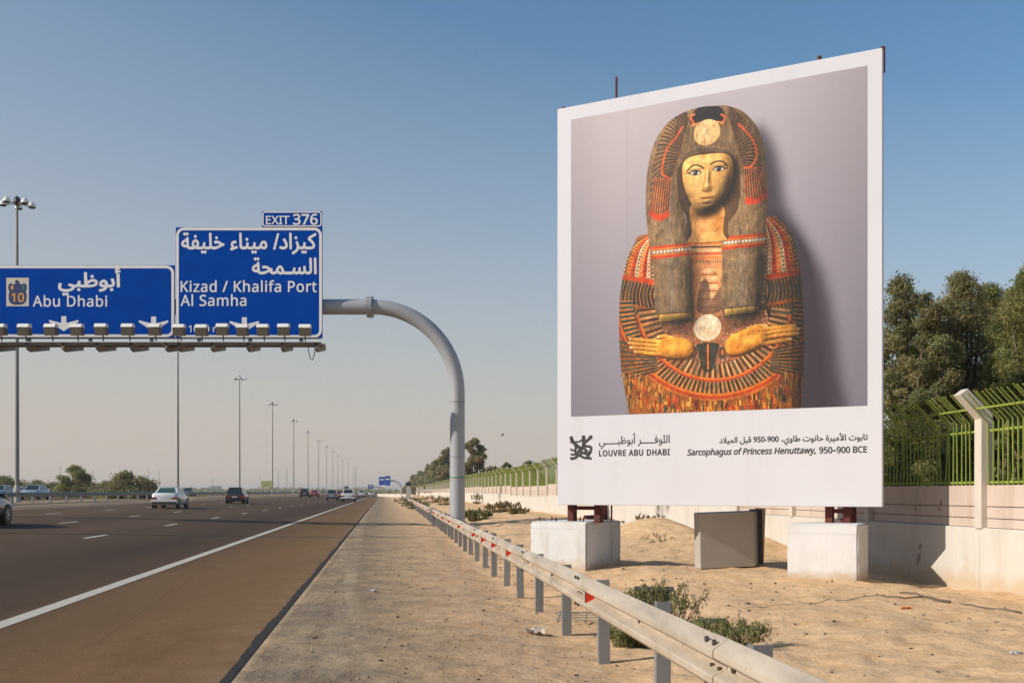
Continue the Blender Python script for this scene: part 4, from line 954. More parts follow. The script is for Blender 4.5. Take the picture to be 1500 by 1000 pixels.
# ------------------------------------------------------------------ vehicles (x forward in own frame is +y)
def car_model(kind):
    if kind == 'sedan': Ln, Wd, Ht = 4.55, 1.76, 1.47; roofz = 1.47
    elif kind == 'hatch': Ln, Wd, Ht = 4.2, 1.74, 1.56
    elif kind == 'suv': Ln, Wd, Ht = 4.7, 1.86, 1.75
    else: Ln, Wd, Ht = 5.2, 1.9, 2.3
    hw = Wd / 2
    # stations: y from rear, beltline z, half width factor, bottom z
    if kind == 'sedan': st = [(0, .78, .80, .34), (.05, .95, .90, .26), (.25, 1.04, .965, .22), (.9, 1.03, .99, .2), (1.6, .96, 1, .2), (3.0, .92, 1, .2), (3.5, .90, .985, .2), (4.1, .80, .95, .22), (4.42, .68, .86, .26), (4.55, .52, .74, .34)]
    elif kind == 'hatch': st = [(0, .80, .84, .34), (.05, .98, .93, .26), (.3, 1.02, .98, .22), (1.2, 1.0, 1, .2), (2.6, .96, 1, .2), (3.2, .95, .985, .2), (3.75, .84, .95, .22), (4.08, .70, .86, .26), (4.2, .52, .74, .34)]
    elif kind == 'suv': st = [(0, .92, .86, .40), (.05, 1.08, .94, .32), (.3, 1.14, .98, .27), (1.4, 1.12, 1, .26), (3.0, 1.08, 1, .26), (3.5, 1.06, .985, .26), (4.2, .95, .95, .28), (4.58, .80, .86, .32), (4.7, .6, .74, .4)]
    else: st = [(0, 1.1, .95, .36), (.05, 1.2, .985, .28), (.4, 1.22, 1, .25), (2.5, 1.2, 1, .25), (4.3, 1.12, 1, .25), (4.9, .95, .95, .28), (5.12, .8, .87, .32), (5.2, .6, .78, .4)]
    mb = MB(); n = 10
    for y, zb, wf, z0 in st:
        w_ = hw * wf
        ring = [(-w_ * .82, z0), (-w_ * .97, z0 + .12), (-w_, z0 + (zb - z0) * .5), (-w_ * .985, zb - .10), (-w_ * .86, zb), (w_ * .86, zb), (w_ * .985, zb - .10), (w_, z0 + (zb - z0) * .5), (w_ * .97, z0 + .12), (w_ * .82, z0)]
        mb.v += [(x, y, z) for x, z in ring]
    ns = len(st)
    for i in range(ns - 1):
        for j in range(n): a = i * n + j; b = i * n + (j + 1) % n; mb.f.append((a, b, b + n, a + n)); mb.mi.append(0)
    mb.f += [tuple(range(n))[::-1], tuple(range((ns - 1) * n, ns * n))]; mb.mi += [0, 0]
    body = mb
    # greenhouse: base and roof outlines
    if kind == 'sedan': gb = (.55, 3.45, 1.0, .93); gr = (1.15, 2.65, 1.42)
    elif kind == 'hatch': gb = (.06, 3.15, .98, .93); gr = (.42, 2.35, 1.50)
    elif kind == 'suv': gb = (.06, 3.45, 1.10, 1.05); gr = (.38, 2.6, 1.67)
    else: gb = (.05, 4.5, 1.2, 1.12); gr = (.15, 3.7, 2.22)
    return Ln, Wd, Ht, body, gb, gr
def make_car(name, label, kind, color, loc, rz, cat='car', glass=None, group=None):
    Ln, Wd, Ht, body, gb, gr = car_model(kind); hw = Wd / 2; pm_ = paint(label[:18] + ' paint', color)
    t = thing(name, label, cat, loc, rz, group)
    smooth_angle(body.build('body', pm_, t, world=False, bevel=0), 50)
    y0, y1, zr_, zf = gb; ry0, ry1, rz_ = gr; bw = hw * .86; rw = hw * .66
    q = [(-bw, y0, zr_ - .03), (bw, y0, zr_ - .03), (bw, y1, zf - .03), (-bw, y1, zf - .03), (-rw, ry0, rz_), (rw, ry0, rz_), (rw, ry1, rz_), (-rw, ry1, rz_)]
    cab = MB(); cab.add(q, [(0, 1, 5, 4), (1, 2, 6, 5), (2, 3, 7, 6), (3, 0, 4, 7), (4, 5, 6, 7)]); smooth_angle(cab.build('cabin', pm_, t, world=False), 60)
    V_ = [Vector(p) for p in q]
    def panel(nm, i, j, k2, l, s0, s1, u0, u1, mat, out=.008, parent=None):
        a, b, c, d = V_[i], V_[j], V_[k2], V_[l]   # a-b bottom, d-c top
        def bl(s, u): return (a.lerp(b, s)).lerp(d.lerp(c, s), u)
        nrm = (b - a).cross(d - a).normalized()
        mid = bl(.5, .5); ctr = Vector((0, (y0 + y1) / 2, zr_ + .1))
        if nrm.dot(mid - ctr) < 0: nrm = -nrm
        m_ = MB(); pts = [bl(s, u) + nrm * out for s, u in ((s0, u0), (s1, u0), (s1 - .02, u1), (s0 + .02, u1))]; base = [p - nrm * (out + .01) for p in pts]
        m_.add(pts + base, [(0, 1, 2, 3), (4, 7, 6, 5), (0, 4, 5, 1), (1, 5, 6, 2), (2, 6, 7, 3), (3, 7, 4, 0)]); return m_.build(nm, mat, parent or t, world=False)
    g_ = glass or M['glass']
    panel('rear_window', 0, 1, 5, 4, .07, .93, .12, .90, g_); panel('windscreen', 3, 2, 6, 7, .05, .95, .08, .94, g_)
    for sd in ((1, 2, 6, 5), (0, 3, 7, 4)):
        panel('side_window', *sd, .10, .46, .12, .88, g_); panel('side_window', *sd, .49, .86, .12, .88, g_)
    m_ = MB(); m_.prism([(-rw, ry0 - .03), (rw, ry0 - .03), (rw * .97, ry1), (-rw * .97, ry1)], lambda x, y, z: (x, y, z), rz_ - .01, rz_ + .045); m_.build('roof', pm_, t, world=False, bevel=.02)
    zt = body.v[13][2]                              # beltline at the tail
    zl = zt - .22
    for s_ in (-1, 1):
        m_ = MB(); m_.prism([(s_ * hw * .50, zl - .05), (s_ * hw * .97, zl - .09), (s_ * hw * .985, zl + .12), (s_ * hw * .60, zl + .11)], lambda x, z, q_: (x, q_, z), -.015, .32); m_.build('tail_light', M['tail'], t, world=False, bevel=.01)
        m_ = MB(); m_.prism([(s_ * hw * .45, .58), (s_ * hw * .9, .56), (s_ * hw * .9, .70), (s_ * hw * .5, .68)], lambda x, z, q_: (x, q_, z), Ln - .30, Ln - .05); m_.build('headlight', M['plate'], t, world=False)
        m_ = MB(); m_.box((s_ * (hw + .08), y1 - .55, zf + .08), (.2, .12, .14)); m_.build('mirror', pm_, t, world=False, bevel=.03)
    m_ = MB(); m_.prism([(-hw * .84, .30), (hw * .84, .30), (hw * .90, .42), (-hw * .90, .42)], lambda x, z, q_: (x, q_, z), -.05, .10); m_.build('bumper_trim', M['trim'], t, world=False)
    m_ = MB(); m_.prism([(-hw * .95, .42), (hw * .95, .42), (hw * .95, .60), (-hw * .95, .60)], lambda x, z, q_: (x, q_, z), -.06, .14); m_.build('bumper', pm_, t, world=False, bevel=.03)
    m_ = MB(); m_.box((0, -.03, zl - .02), (.5, .03, .12)); m_.build('number_plate', M['plate'], t, world=False)
    wr = .33 if kind != 'suv' else .36
    for y in (.78 if kind != 'van' else .95, Ln - .88):
        for s_ in (-1, 1):
            m_ = MB(); x = s_ * (hw - .02)
            m_.tube([(s_ * (hw - .24), y, wr), (s_ * (hw - .22), y, wr), (s_ * (hw - .02), y, wr), (s_ * (hw + .0), y, wr)], [wr * .9, wr, wr, wr * .92], 20); wo = m_.build('wheel', M['tyre'], t, world=False); smooth_angle(wo)
            m_ = MB(); m_.tube([(s_ * (hw - .03), y, wr), (s_ * (hw + .008), y, wr)], [wr * .66, wr * .60], 16); m_.build('rim', M['rim'], wo, world=False)
            for q_ in range(5):
                a = q_ * 2 * PI / 5; m_ = MB(); m_.box((s_ * (hw + .010), y + math.cos(a + .63) * wr * .38, wr + math.sin(a + .63) * wr * .38), (.006, .09, .09)); m_.build('rim_gap', M['dark'], wo, world=False)
            # wheel arch
            m_ = MB(); m_.tube([(s_ * (hw - .20), y, wr + .0), (s_ * (hw + .003), y, wr + .0)], [wr * 1.14] * 2, 20); m_.build('wheel_arch', M['trim'], t, world=False)
    return t
ROT = math.atan2(RS, 1)
def place(L, Y): return (XL(L, Y), Y, .025 * (-L - 1.15) + .004)
def pcar(px, py, *a, **k):                    # rear centre of the car at the pixel, on the road plane
    # solve Y: (H - .025*(-L-1.15)) F / Y = py-HZ with L = tx*Y + RS*Y
    tx = (px - 750) / F; q = (py - HZ) / F; Y = (H + .025 * 1.15) / (q - .025 * (tx + RS)) ; 
    return place(tx * Y + RS * Y, Y)
CG = 'cars driving away along the motorway'
make_car('car', 'white saloon car with green tinted rear window driving away', 'sedan', (.74, .73, .70), pcar(240.5, 744.5), ROT, glass=M['glassg'], group=CG)
make_car('car', 'dark purple grey hatchback driving away ahead of the white saloon', 'hatch', (.025, .02, .025), pcar(343.5, 737.5), ROT, group=CG)
make_car('car', 'black car, left of the distant red one', 'suv', (.012, .012, .013), (P(446, 720, 205).x, 205, .38), ROT, group=CG)
make_car('car', 'small distant red car between black and grey cars', 'sedan', (.28, .012, .012), (P(460.5, 720, 232).x, 232, .38), ROT, group=CG)
make_car('car', 'distant silver grey car left of the white off-roader', 'hatch', (.16, .18, .21), (P(486, 720, 160).x, 160, .22), ROT, group=CG)
make_car('car', 'distant red car almost hidden by the white off-roader', 'sedan', (.30, .012, .012), (P(497.5, 720, 205).x, 205, .22), ROT, group=CG)
make_car('car', 'white off-roader with dark rear window in the right lane', 'suv', (.70, .69, .67), (P(510, 720, 142).x, 142, .12), ROT, group=CG)
make_car('van', 'far pale van above the white off-roader roof', 'van', (.62, .58, .54), (P(507.5, 720, 330).x, 330, 1.0), ROT, cat='van')
make_car('car', 'far white car right of the white off-roader', 'suv', (.62, .60, .57), (P(529.5, 720, 262).x, 262, .16), ROT, group=CG)
make_car('car', 'farthest white car nearest to the vanishing point', 'sedan', (.60, .58, .55), (P(544, 720, 285).x, 285, .12), ROT, group=CG)
nc = make_car('car', 'dark blue car cut by the left edge of the picture', 'sedan', (.022, .026, .055), place(-14.05, 33.6), ROT, group=CG)
OG = 'cars on the opposite carriageway'
make_car('car', 'pale blue car on the opposite side, right of the nearest mast', 'sedan', (.30, .36, .42), (P(62, 720, 108).x, 108, .704), ROT + PI, group=OG)
make_car('car', 'grey car on the opposite side at the left edge', 'sedan', (.26, .30, .33), (P(12, 720, 112).x, 112, .704), ROT + PI, group=OG)
make_car('car', 'white car on the opposite side just right of the nearest mast base', 'sedan', (.6, .6, .6), (P(46, 720, 150).x, 150, .704), ROT + PI, group=OG)
make_car('car', 'dark car on the opposite side behind the white saloon', 'sedan', (.06, .07, .075), (P(280, 720, 185).x, 185, .704), ROT + PI, group=OG)

# ------------------------------------------------------------------ far odds and ends
def far_box(name, label, cat, px, Y, z0, z1, wpx, dep, mat, group=None):
    x = (px - 750) * Y / F; w_ = wpx * Y / F; t = thing(name, label, cat, (x, Y, z0), 0, group); mb = MB(); mb.box((x, Y, (z0 + z1) / 2), (w_, dep, z1 - z0)); mb.build('panel' if cat == 'billboard' else 'hall', mat, t); return t, x, w_
t, x, w_ = far_box('roadside_board', 'small yellow green board on two legs beyond the median', 'billboard', 391.5, 330, 2.9, 4.9, 17, .2, simple('yellow green print', (.36, .36, .12), .6, 0, .3, .5))
for s_ in (-.35, .35): mb = MB(); mb.box((x + s_ * w_, 330.2, 1.7), (.2, .2, 2.6)); mb.build('leg', M['mast'], t)
FB = simple('distant facade', (.50, .46, .43), .9, 0, .1, .02)
for i, (px, Y, zt, wpx, lab) in enumerate([(306, 1500, 7, 9, 'far low warehouse left of the dark hatchback'), (316, 1650, 10, 7, 'far taller block beside the low warehouse'), (296, 1400, 5, 10, 'far flat shed left of the low warehouse'), (430, 1800, 7, 22, 'far long low shed behind the distant masts'), (376, 1600, 6, 12, 'far low building near the yellow green board'), (25, 1300, 8, 14, 'far low building at the left edge')]):
    t, x, w_ = far_box('warehouse', lab, 'building', px, Y, 0, zt, wpx, 40, FB, 'pale low buildings on the horizon')
    mb = MB(); mb.box((x, Y, zt + .3), (w_ * 1.03, 42, .6)); mb.build('roof', M['signback'], t)
cen = []; rad = []
for i in range(200):
    px = random.uniform(-60, 600); Y = random.uniform(700, 1300); hgt = random.uniform(2, 4.5)
    cen.append(((px - 750) * Y / F, Y, hgt * .5)); rad.append((random.uniform(5, 16), 5, hgt * .6))
tag(leaf_mesh('distant_scrub', cen, rad, 9000, .9, M['leaf_olive'], 90, None), 'far line of scrub and low trees along the horizon', kind='stuff')
# traffic camera on a white post near the far end of the rail
Yc = 230; b = P(598.5, 720, Yc); t = thing('camera_post', 'white concrete post with a dark camera box near the far end of the rail', 'traffic camera', (b.x, Yc, 0))
mb = MB(); mb.prism([(-.55, 0), (.55, 0), (.42, 2.7), (-.42, 2.7)], lambda x, z, q: (b.x + x, Yc + q, z), -.4, .4); mb.build('post', M['mastbase'], t)
mb = MB(); mb.box((b.x, Yc, 3.15), (1.1, 1.0, .8)); mb.build('camera_box', M['dark'], t, bevel=.05)
# bird
Yb = 60; c = P(736, 637, Yb); mb = MB()
mb.tube([c + Vector((-.10, 0, -.05)), c + Vector((-.04, 0, -.02)), c + Vector((.04, 0, .02)), c + Vector((.10, 0, .06))], [.008, .035, .03, .012], 8)
bd = thing('bird', 'small dark bird flying between gantry column and billboard', 'bird', c); mb.build('body', M['dark'], bd)
for s_ in (-1, 1): mb = MB(); mb.add([c + Vector(p) for p in ((-.03, 0, .0), (.04, 0, .03), (.03, s_ * .16, .10), (-.02, s_ * .20, .05), (-.03, 0, -.012), (.04, 0, .018), (.03, s_ * .16, .09), (-.02, s_ * .20, .04))], [(0, 1, 2, 3), (7, 6, 5, 4), (0, 3, 7, 4), (1, 2, 6, 5), (2, 3, 7, 6)]); mb.build('wing', M['dark'], bd)

# ------------------------------------------------------------------ dusty air
hz = MB(); hz.box((0, 3000, 12.5), (9000, 8000, 28)); hzm = bpy.data.materials.new('dusty air'); hzm.use_nodes = True; hzm.node_tree.nodes.clear()
pv = hzm.node_tree.nodes.new('ShaderNodeVolumePrincipled'); ho = hzm.node_tree.nodes.new('ShaderNodeOutputMaterial'); hzm.node_tree.links.new(pv.outputs[0], ho.inputs['Volume'])
pv.inputs['Color'].default_value = (.90, .86, .82, 1); pv.inputs['Density'].default_value = .00028; pv.inputs['Anisotropy'].default_value = .2
hzo = hz.build('haze', hzm); tag(hzo, 'thin dusty haze in the air', kind='stuff')

# ------------------------------------------------------------------ billboard, its blocks, cabinet
BR = Vector((6.11, 17.6, 0)); bu = Vector((.881, -.475, 0)).normalized(); bn = Vector((-.475, -.881, 0)).normalized()
bp = Plane(BR, bu, bn); brot = math.atan2(bu.y, bu.x)
aL_, _ = bp.az(816.5, 739); aR_, zBR = bp.az(1292.5, 742); _, zTR = bp.az(1292.5, 70); zBR = 1.20
zTL = bp.az(816.5, 160)[1]; zT = (zTR + zTL) / 2; ZB = 1.2
mid = (aL_ + aR_) / 2
bb = thing('billboard', 'huge white framed billboard showing a painted mummy coffin, on white concrete blocks', 'billboard', bp.p3(mid, .9), brot)
mb = MB(); mb.prism([(aL_, ZB), (aR_, ZB), (aR_, zTR), (aL_, zTL)], lambda x, z, q: bp.p3(x, z, q), -.14, 0); mb.build('panel', M['vinyl'], bb, bevel=.012)
def frame_bar(a0, z0, a1, z1, f0, r=.05, name='frame_bar', mat=None):
    mb = MB(); mb.tube([bp.p3(a0, z0, -f0), bp.p3(a1, z1, -f0)], r, 4); return mb.build(name, mat or M['rust'], bb)
# steel portal legs behind the face and back braces
for a in (aL_ + .16, aL_ + .72, aR_ - .92, aR_ - .62):
    mb = MB(); mb.prism([(a - .06, .86), (a + .06, .86), (a + .06, zT - .2), (a - .06, zT - .2)], lambda x, z, q: bp.p3(x, z, q), -.42, -.24); mb.build('upright', M['rust'], bb)
for z in (ZB + .3, 3.0, 5.0, 7.0, 8.3): frame_bar(aL_ + .1, z, aR_ - .1, z, .20, .055)
for a in (aL_ + .45, aR_ - .7):
    mb = MB(); mb.tube([bp.p3(a, .9, -1.25), bp.p3(a, 6.6, -.42)], .06, 6); mb.build('brace', M['rust'], bb)
    mb = MB(); mb.tube([bp.p3(a, .96, -.3), bp.p3(a, .96, -1.3)], .05, 4); mb.build('foot_beam', M['rust'], bb)
frame_bar(aL_ + .16, 1.14, aL_ + .72, 1.14, .33, .05, 'cross_beam'); frame_bar(aR_ - .92, 1.12, aR_ - .62, 1.12, .33, .05, 'cross_beam')
mb = MB(); mb.box(bp.p3(aL_ + .98, 1.05, -.34), (.03, .03, .34)); mb.build('bolt_rod', M['rust'], bb)
# rods sticking out above the top edge
for px, pt, pb_, r_ in ((897.5, 108, 150, .022), (1197, 77, 92, .035), (820, 153, 166, .04), (1290.5, 63, 76, .04)):
    a, zt_ = bp.az(px, pt); _, zb_ = bp.az(px, pb_ + 25); mb = MB(); mb.tube([bp.p3(a, zb_, -.18), bp.p3(a, zt_, -.18)], r_, 6); mb.build('rod', M['rust'], bb)
for px, pt in ((911, 141.5), (1178, 91.5)):
    a, z_ = bp.az(px, pt); mb = MB(); mb.tube([bp.p3(a - .22, z_ - .08, -.18), bp.p3(a - .08, z_ + .03, -.18), bp.p3(a + .12, z_ + .04, -.18), bp.p3(a + .24, z_ - .02, -.18)], .015, 5); mb.build('loop', M['rust'], bb)
# the printed picture
art_name = 'painted coffin print'
def make_art():
    a0, _ = bp.az(836.5, 600); a1, _ = bp.az(1270.5, 600); _, zt = bp.az(1270.5, 96.5); _, zb = bp.az(1270.5, 595.5)
    _, zt0 = bp.az(836.5, 175.5); _, zb0 = bp.az(836.5, 608.5); zt = (zt + zt0) / 2; zb = (zb + zb0) / 2
    Wp = 900; Hp = int(Wp * (zt - zb) / (a1 - a0)); S = Wp / (a1 - a0)
    def Q(p):
        a, z = bp.az(p[0], p[1]); return ((a - a0) * S, (zt - z) * S)
    PXS = Wp / 434.0                                   # image pixels per photo pixel, roughly
    img = np.zeros((Hp, Wp, 3)); YY, XX = np.mgrid[0:Hp, 0:Wp].astype(float)
    rng = np.random.default_rng(3)
    def C(*c): return np.array(c, float) / 255
    def cr_(pts, closed=True, n=6):
        P_ = np.array(pts, float); k = len(P_); out = []
        for i in range(k if closed else k - 1):
            p0 = P_[(i - 1) % k] if closed or i > 0 else P_[0]; p1 = P_[i]; p2 = P_[(i + 1) % k]; p3 = P_[(i + 2) % k] if closed or i + 2 < k else P_[-1]
            for t in np.arange(n) / n: out.append(.5 * ((2 * p1) + (-p0 + p2) * t + (2 * p0 - 5 * p1 + 4 * p2 - p3) * t * t + (-p0 + 3 * p1 - 3 * p2 + p3) * t ** 3))
        if not closed: out.append(P_[-1])
        return np.array(out)
    def pmask(pts, pad=2):
        P_ = np.array(pts); x0 = max(0, int(P_[:, 0].min()) - pad); x1 = min(Wp, int(P_[:, 0].max()) + pad + 1); y0 = max(0, int(P_[:, 1].min()) - pad); y1 = min(Hp, int(P_[:, 1].max()) + pad + 1)
        if x1 <= x0 or y1 <= y0: return None
        X = XX[y0:y1, x0:x1]; Y = YY[y0:y1, x0:x1]; acc = 0
        for ox, oy in ((.25, .25), (.75, .25), (.25, .75), (.75, .75)):
            ins = np.zeros(X.shape, bool); x = X + ox; y = Y + oy
            for (ax, ay), (bx, by) in zip(P_, np.roll(P_, -1, 0)):
                if ay == by: continue
                c = ((ay > y) != (by > y)) & (x < (bx - ax) * (y - ay) / (by - ay) + ax); ins ^= c
            acc = acc + ins
        return (slice(y0, y1), slice(x0, x1)), acc / 4.0
    def blend(sl, m, col):
        col = np.asarray(col); img[sl] = img[sl] * (1 - m[..., None]) + col * m[..., None]
    def poly(pts, col, smooth=True, alpha=1, clip=None, n=6):
        q = [Q(p) for p in pts]; q = cr_(q, True, n) if smooth else np.array(q); r = pmask(q)
        if r is None: return None
        sl, m = r; m = m * alpha
        if clip is not None: m = m * clip[sl]
        blend(sl, m, col); return r
    def line(pts, wd, col, alpha=1, clip=None, smooth=False, raw=False):
        q = np.array([Q(p) for p in pts]) if not raw else np.array(pts); q = cr_(q, False, 5) if smooth else q; w2 = wd * PXS / 2
        x0 = max(0, int(q[:, 0].min() - w2 - 2)); x1 = min(Wp, int(q[:, 0].max() + w2 + 3)); y0 = max(0, int(q[:, 1].min() - w2 - 2)); y1 = min(Hp, int(q[:, 1].max() + w2 + 3))
        if x1 <= x0 or y1 <= y0: return
        X = XX[y0:y1, x0:x1] + .5; Y = YY[y0:y1, x0:x1] + .5; d = np.full(X.shape, 1e9)
        for a, b in zip(q[:-1], q[1:]):
            v = b - a; L2 = max(1e-6, v @ v); t = np.clip(((X - a[0]) * v[0] + (Y - a[1]) * v[1]) / L2, 0, 1); d = np.minimum(d, np.hypot(X - a[0] - t * v[0], Y - a[1] - t * v[1]))
        m = np.clip(w2 - d + .5, 0, 1) * alpha; sl = (slice(y0, y1), slice(x0, x1))
        if clip is not None: m = m * clip[sl]
        blend(sl, m, col)
    def ell(c, rx, ry, col, alpha=1, clip=None, soft=None, rot=0):
        cx, cy = Q(c); rx *= PXS; ry *= PXS; R_ = max(rx, ry) * (1.3 + (soft or 0)) + 3
        x0 = max(0, int(cx - R_)); x1 = min(Wp, int(cx + R_)); y0 = max(0, int(cy - R_)); y1 = min(Hp, int(cy + R_))
        X = XX[y0:y1, x0:x1] - cx; Y = YY[y0:y1, x0:x1] - cy; c_, s_ = math.cos(rot), math.sin(rot); u = X * c_ + Y * s_; v = -X * s_ + Y * c_
        d = np.hypot(u / rx, v / ry)
        m = np.clip((1 - d) * min(rx, ry) + .5, 0, 1) if soft is None else np.clip(1 - (d - (1 - soft)) / (2 * soft), 0, 1) ** 1.5
        sl = (slice(y0, y1), slice(x0, x1)); m = m * alpha
        if clip is not None: m = m * clip[sl]
        blend(sl, m, col)
    def blur(m, r):
        k = np.ones(int(2 * r + 1)) / int(2 * r + 1)
        for _ in range(3):
            p = int(r); m = np.apply_along_axis(lambda v: np.convolve(np.pad(v, p, mode='edge'), k, 'valid'), 0, m); m = np.apply_along_axis(lambda v: np.convolve(np.pad(v, p, mode='edge'), k, 'valid'), 1, m)
        return m
    def full(pts, smooth=True):
        q = [Q(p) for p in pts]; q = cr_(q) if smooth else np.array(q); M_ = np.zeros((Hp, Wp)); r = pmask(q)
        if r: M_[r[0]] = r[1]
        return M_
    u = XX / Wp; v = YY / Hp
    top = C(188, 178, 184); bot = C(140, 134, 146)
    img[:] = top * (1 - v[..., None]) + bot * v[..., None]
    img[:] = img * (1 - .07 * np.exp(-((u - .0) / .13) ** 2))[..., None] * (1 - .45 * np.clip(u - .70, 0, 1))[..., None]
    img[:] += (C(12, 8, 4) - 0) * np.exp(-((u - .15) / .2) ** 2 - (v / .5) ** 2)[..., None]
    # cast shadow in the picture
    sh = full([(1106, 186), (1128, 205), (1142, 250), (1150, 300), (1176, 345), (1204, 400), (1220, 470), (1228, 540), (1232, 620), (1120, 620), (1100, 400), (1090, 260)]); sh = blur(sh, 15)
    sh2 = blur(full([(1110, 330), (1172, 350), (1190, 430), (1200, 620), (1110, 620)]), 8)
    s = np.clip(sh * .85 + sh2 * .3, 0, .93)[..., None]; img[:] = img * (1 - s) + C(52, 44, 50) * s
    # body
    body = [(952, 342), (930, 356), (917, 385), (909, 430), (907, 480), (910, 540), (918, 585), (924, 625), (928, 660), (1168, 660), (1172, 610), (1176, 560), (1178, 500), (1176, 440), (1171, 385), (1160, 345), (1140, 322), (1118, 318)]
    bm__ = full(body); img[:] = img * (1 - bm__[..., None]) + C(142, 88, 46) * bm__[..., None]
    RED, ORG, DRK, CRM, GRN, GLD, BRN = C(178, 66, 38), C(214, 118, 46), C(42, 46, 42), C(214, 186, 150), C(56, 76, 66), C(208, 152, 74), C(96, 70, 48)
    # shoulder columns: beaded stripes following the outline
    for side in (-1, 1):
        for k in range(9):
            t = k / 8.0
            if side < 0: o_ = [(952, 345), (928, 362), (915, 395), (911, 440), (914, 478)]; i_ = [(962, 350), (960, 380), (962, 420), (966, 455), (972, 490)]
            else: o_ = [(1128, 320), (1156, 345), (1168, 385), (1174, 430), (1174, 470)]; i_ = [(1116, 330), (1116, 360), (1114, 400), (1110, 440), (1104, 480)]
            ln = [(a[0] * (1 - t) + b[0] * t, a[1] * (1 - t) + b[1] * t) for a, b in zip(o_, i_)]
            colr = [BRN, ORG, RED, CRM, ORG, RED, CRM, BRN, RED][k]; line(ln, 6.2, colr, 1, bm__, True)
            q = cr_(np.array(ln), False, 14)
            for j, p_ in enumerate(q):
                if j % 2 == (k % 2): ell(p_, 1.5, 1.3, [CRM, DRK, GRN, DRK, CRM, DRK, RED, CRM, DRK][k] * rng.uniform(.8, 1.1), .9, bm__)
    # side feathers hanging down the flanks
    for side in (-1, 1):
        for row, (ya, yb_) in enumerate(((404, 462), (446, 512))):
            for k in range(10):
                t = k / 9.0
                if side < 0: a = (914 + 46 * t, ya + 8 * t); b = (908 + 56 * t, yb_ + 6 * math.sin(PI * t)); md = (908 + 47 * t, (ya + yb_) / 2)
                else: a = (1170 - 46 * t, ya - 8 + 8 * t); b = (1177 - 58 * t, yb_ - 8 + 6 * math.sin(PI * t)); md = (1177 - 49 * t, (ya + yb_) / 2 - 6)
                line([a, md, b], 5.4, ORG * rng.uniform(.65, .9), .95, bm__, True); line([(a[0], a[1] + 4), md, (b[0], b[1] - 2)], 4.0, GRN * rng.uniform(.5, 1.0), .95, bm__, True)
                if row == 0: ell((a[0], a[1] + 2), 2.6, 4, RED, .95, bm__)
    # chest field
    poly([(960, 462), (1112, 452), (1118, 545), (1040, 560), (960, 548)], C(150, 104, 78), True, 1, bm__)
    for _ in range(900):
        x = rng.uniform(955, 1125); y = rng.uniform(462, 552); ell((x, y), 1.1, 1.0, [DRK, CRM, RED, ORG][rng.integers(4)], .75, bm__)
    # lower arcs with radial feathers
    cx, cy = 1046, 436
    def arc(ry, rx, y_off=0, a_0=12, a_1=168, n=40): return [(cx + rx * math.cos(R(t)), cy + y_off + ry * math.sin(R(t))) for t in np.linspace(a_0, a_1, n)]
    def band(r0, r1, cols, n, back, a_0=8, a_1=172):
        o_ = arc(r1[1], r1[0], 0, a_0, a_1, 60); i_ = arc(r0[1], r0[0], 0, a_0, a_1, 60); poly(o_ + i_[::-1], back, False, 1, bm__)
        for k in range(n):
            t = R(a_0 + (a_1 - a_0) * (k + .5) / n); c_, s_ = math.cos(t), math.sin(t)
            wdt_ = 1.3 * PI * (r1[0] + r1[1]) / 2 / n * .42
            line([(cx + r0[0] * c_ * 1.0, cy + r0[1] * s_ * 1.01), (cx + r1[0] * c_, cy + r1[1] * s_ * .99)], wdt_, cols[k % len(cols)] * rng.uniform(.75, 1.15), .95, bm__)
    band((86, 98), (112, 118), [C(200, 165, 120), GRN, C(196, 150, 100), DRK], 76, C(150, 84, 46))
    line(arc(119, 114), 2.6, ORG, 1, bm__); line(arc(122, 117), 2.0, RED, 1, bm__)
    band((119, 124), (140, 140), [GRN, C(46, 60, 54)], 62, C(206, 128, 66), 2, 178)
    line(arc(142, 143), 3.0, ORG, 1, bm__); line(arc(146, 146), 2.6, RED, 1, bm__); line(arc(149.5, 150), 2.4, C(186, 110, 48), 1, bm__)
    # side parts of the wings beside the hands
    for side in (-1, 1):
        for k in range(9):
            t = k / 8.; x0 = cx + side * (88 - 6 * t); x1 = cx + side * 140; y0 = 512 + 30 * t; y1 = 500 + 58 * t
            line([(x0, y0), (x1, y1)], 4.6, ORG * .9, .9, bm__); line([(x0, y0), (x1, y1)], 3.0, GRN * rng.uniform(.7, 1.1), .95, bm__)
    # bottom zone of vertical paint strokes
    for _ in range(420):
        x = rng.uniform(908, 1182); dy = 151 * math.sqrt(max(0, 1 - ((x - cx) / 152) ** 2)) if abs(x - cx) < 150 else 60; y = max(cy + dy, 545) + rng.uniform(0, 42); l = rng.uniform(3, 15)
        line([(x, y), (x + rng.uniform(-1.5, 1.5), y + l)], rng.uniform(1.2, 3.4), [ORG, RED, DRK, GLD, GRN, C(224, 150, 60), C(120, 40, 24), C(232, 170, 90)][rng.integers(8)] * rng.uniform(.8, 1.1), .9, bm__)
    # centre chest panel
    poly([(1010, 352), (1064, 350), (1064, 462), (1012, 466)], C(206, 146, 104), False, 1, bm__)
    for i_, y in enumerate((356, 361, 366, 371, 377)): line([(1010, y + 1), (1064, y)], 2.4 if i_ != 2 else 3.4, [ORG, DRK, CRM, RED, ORG][i_], .9, bm__)
    for x in np.arange(1014, 1062, 3.4): line([(x, 381), (x, 385)], 1.2, DRK, .8, bm__)
    for k in range(5): ell((1038, 396 + k * 12), 15 - abs(k - 2) * 2, 3.2, C(232, 184, 140), .9, bm__); line([(1024, 402 + k * 12), (1052, 402 + k * 12)], 1.4, BRN, .8, bm__)
    poly([(1022, 456), (1026, 418), (1034, 408), (1040, 422), (1042, 440), (1056, 420), (1056, 455)], C(84, 66, 56), True, .7, bm__)
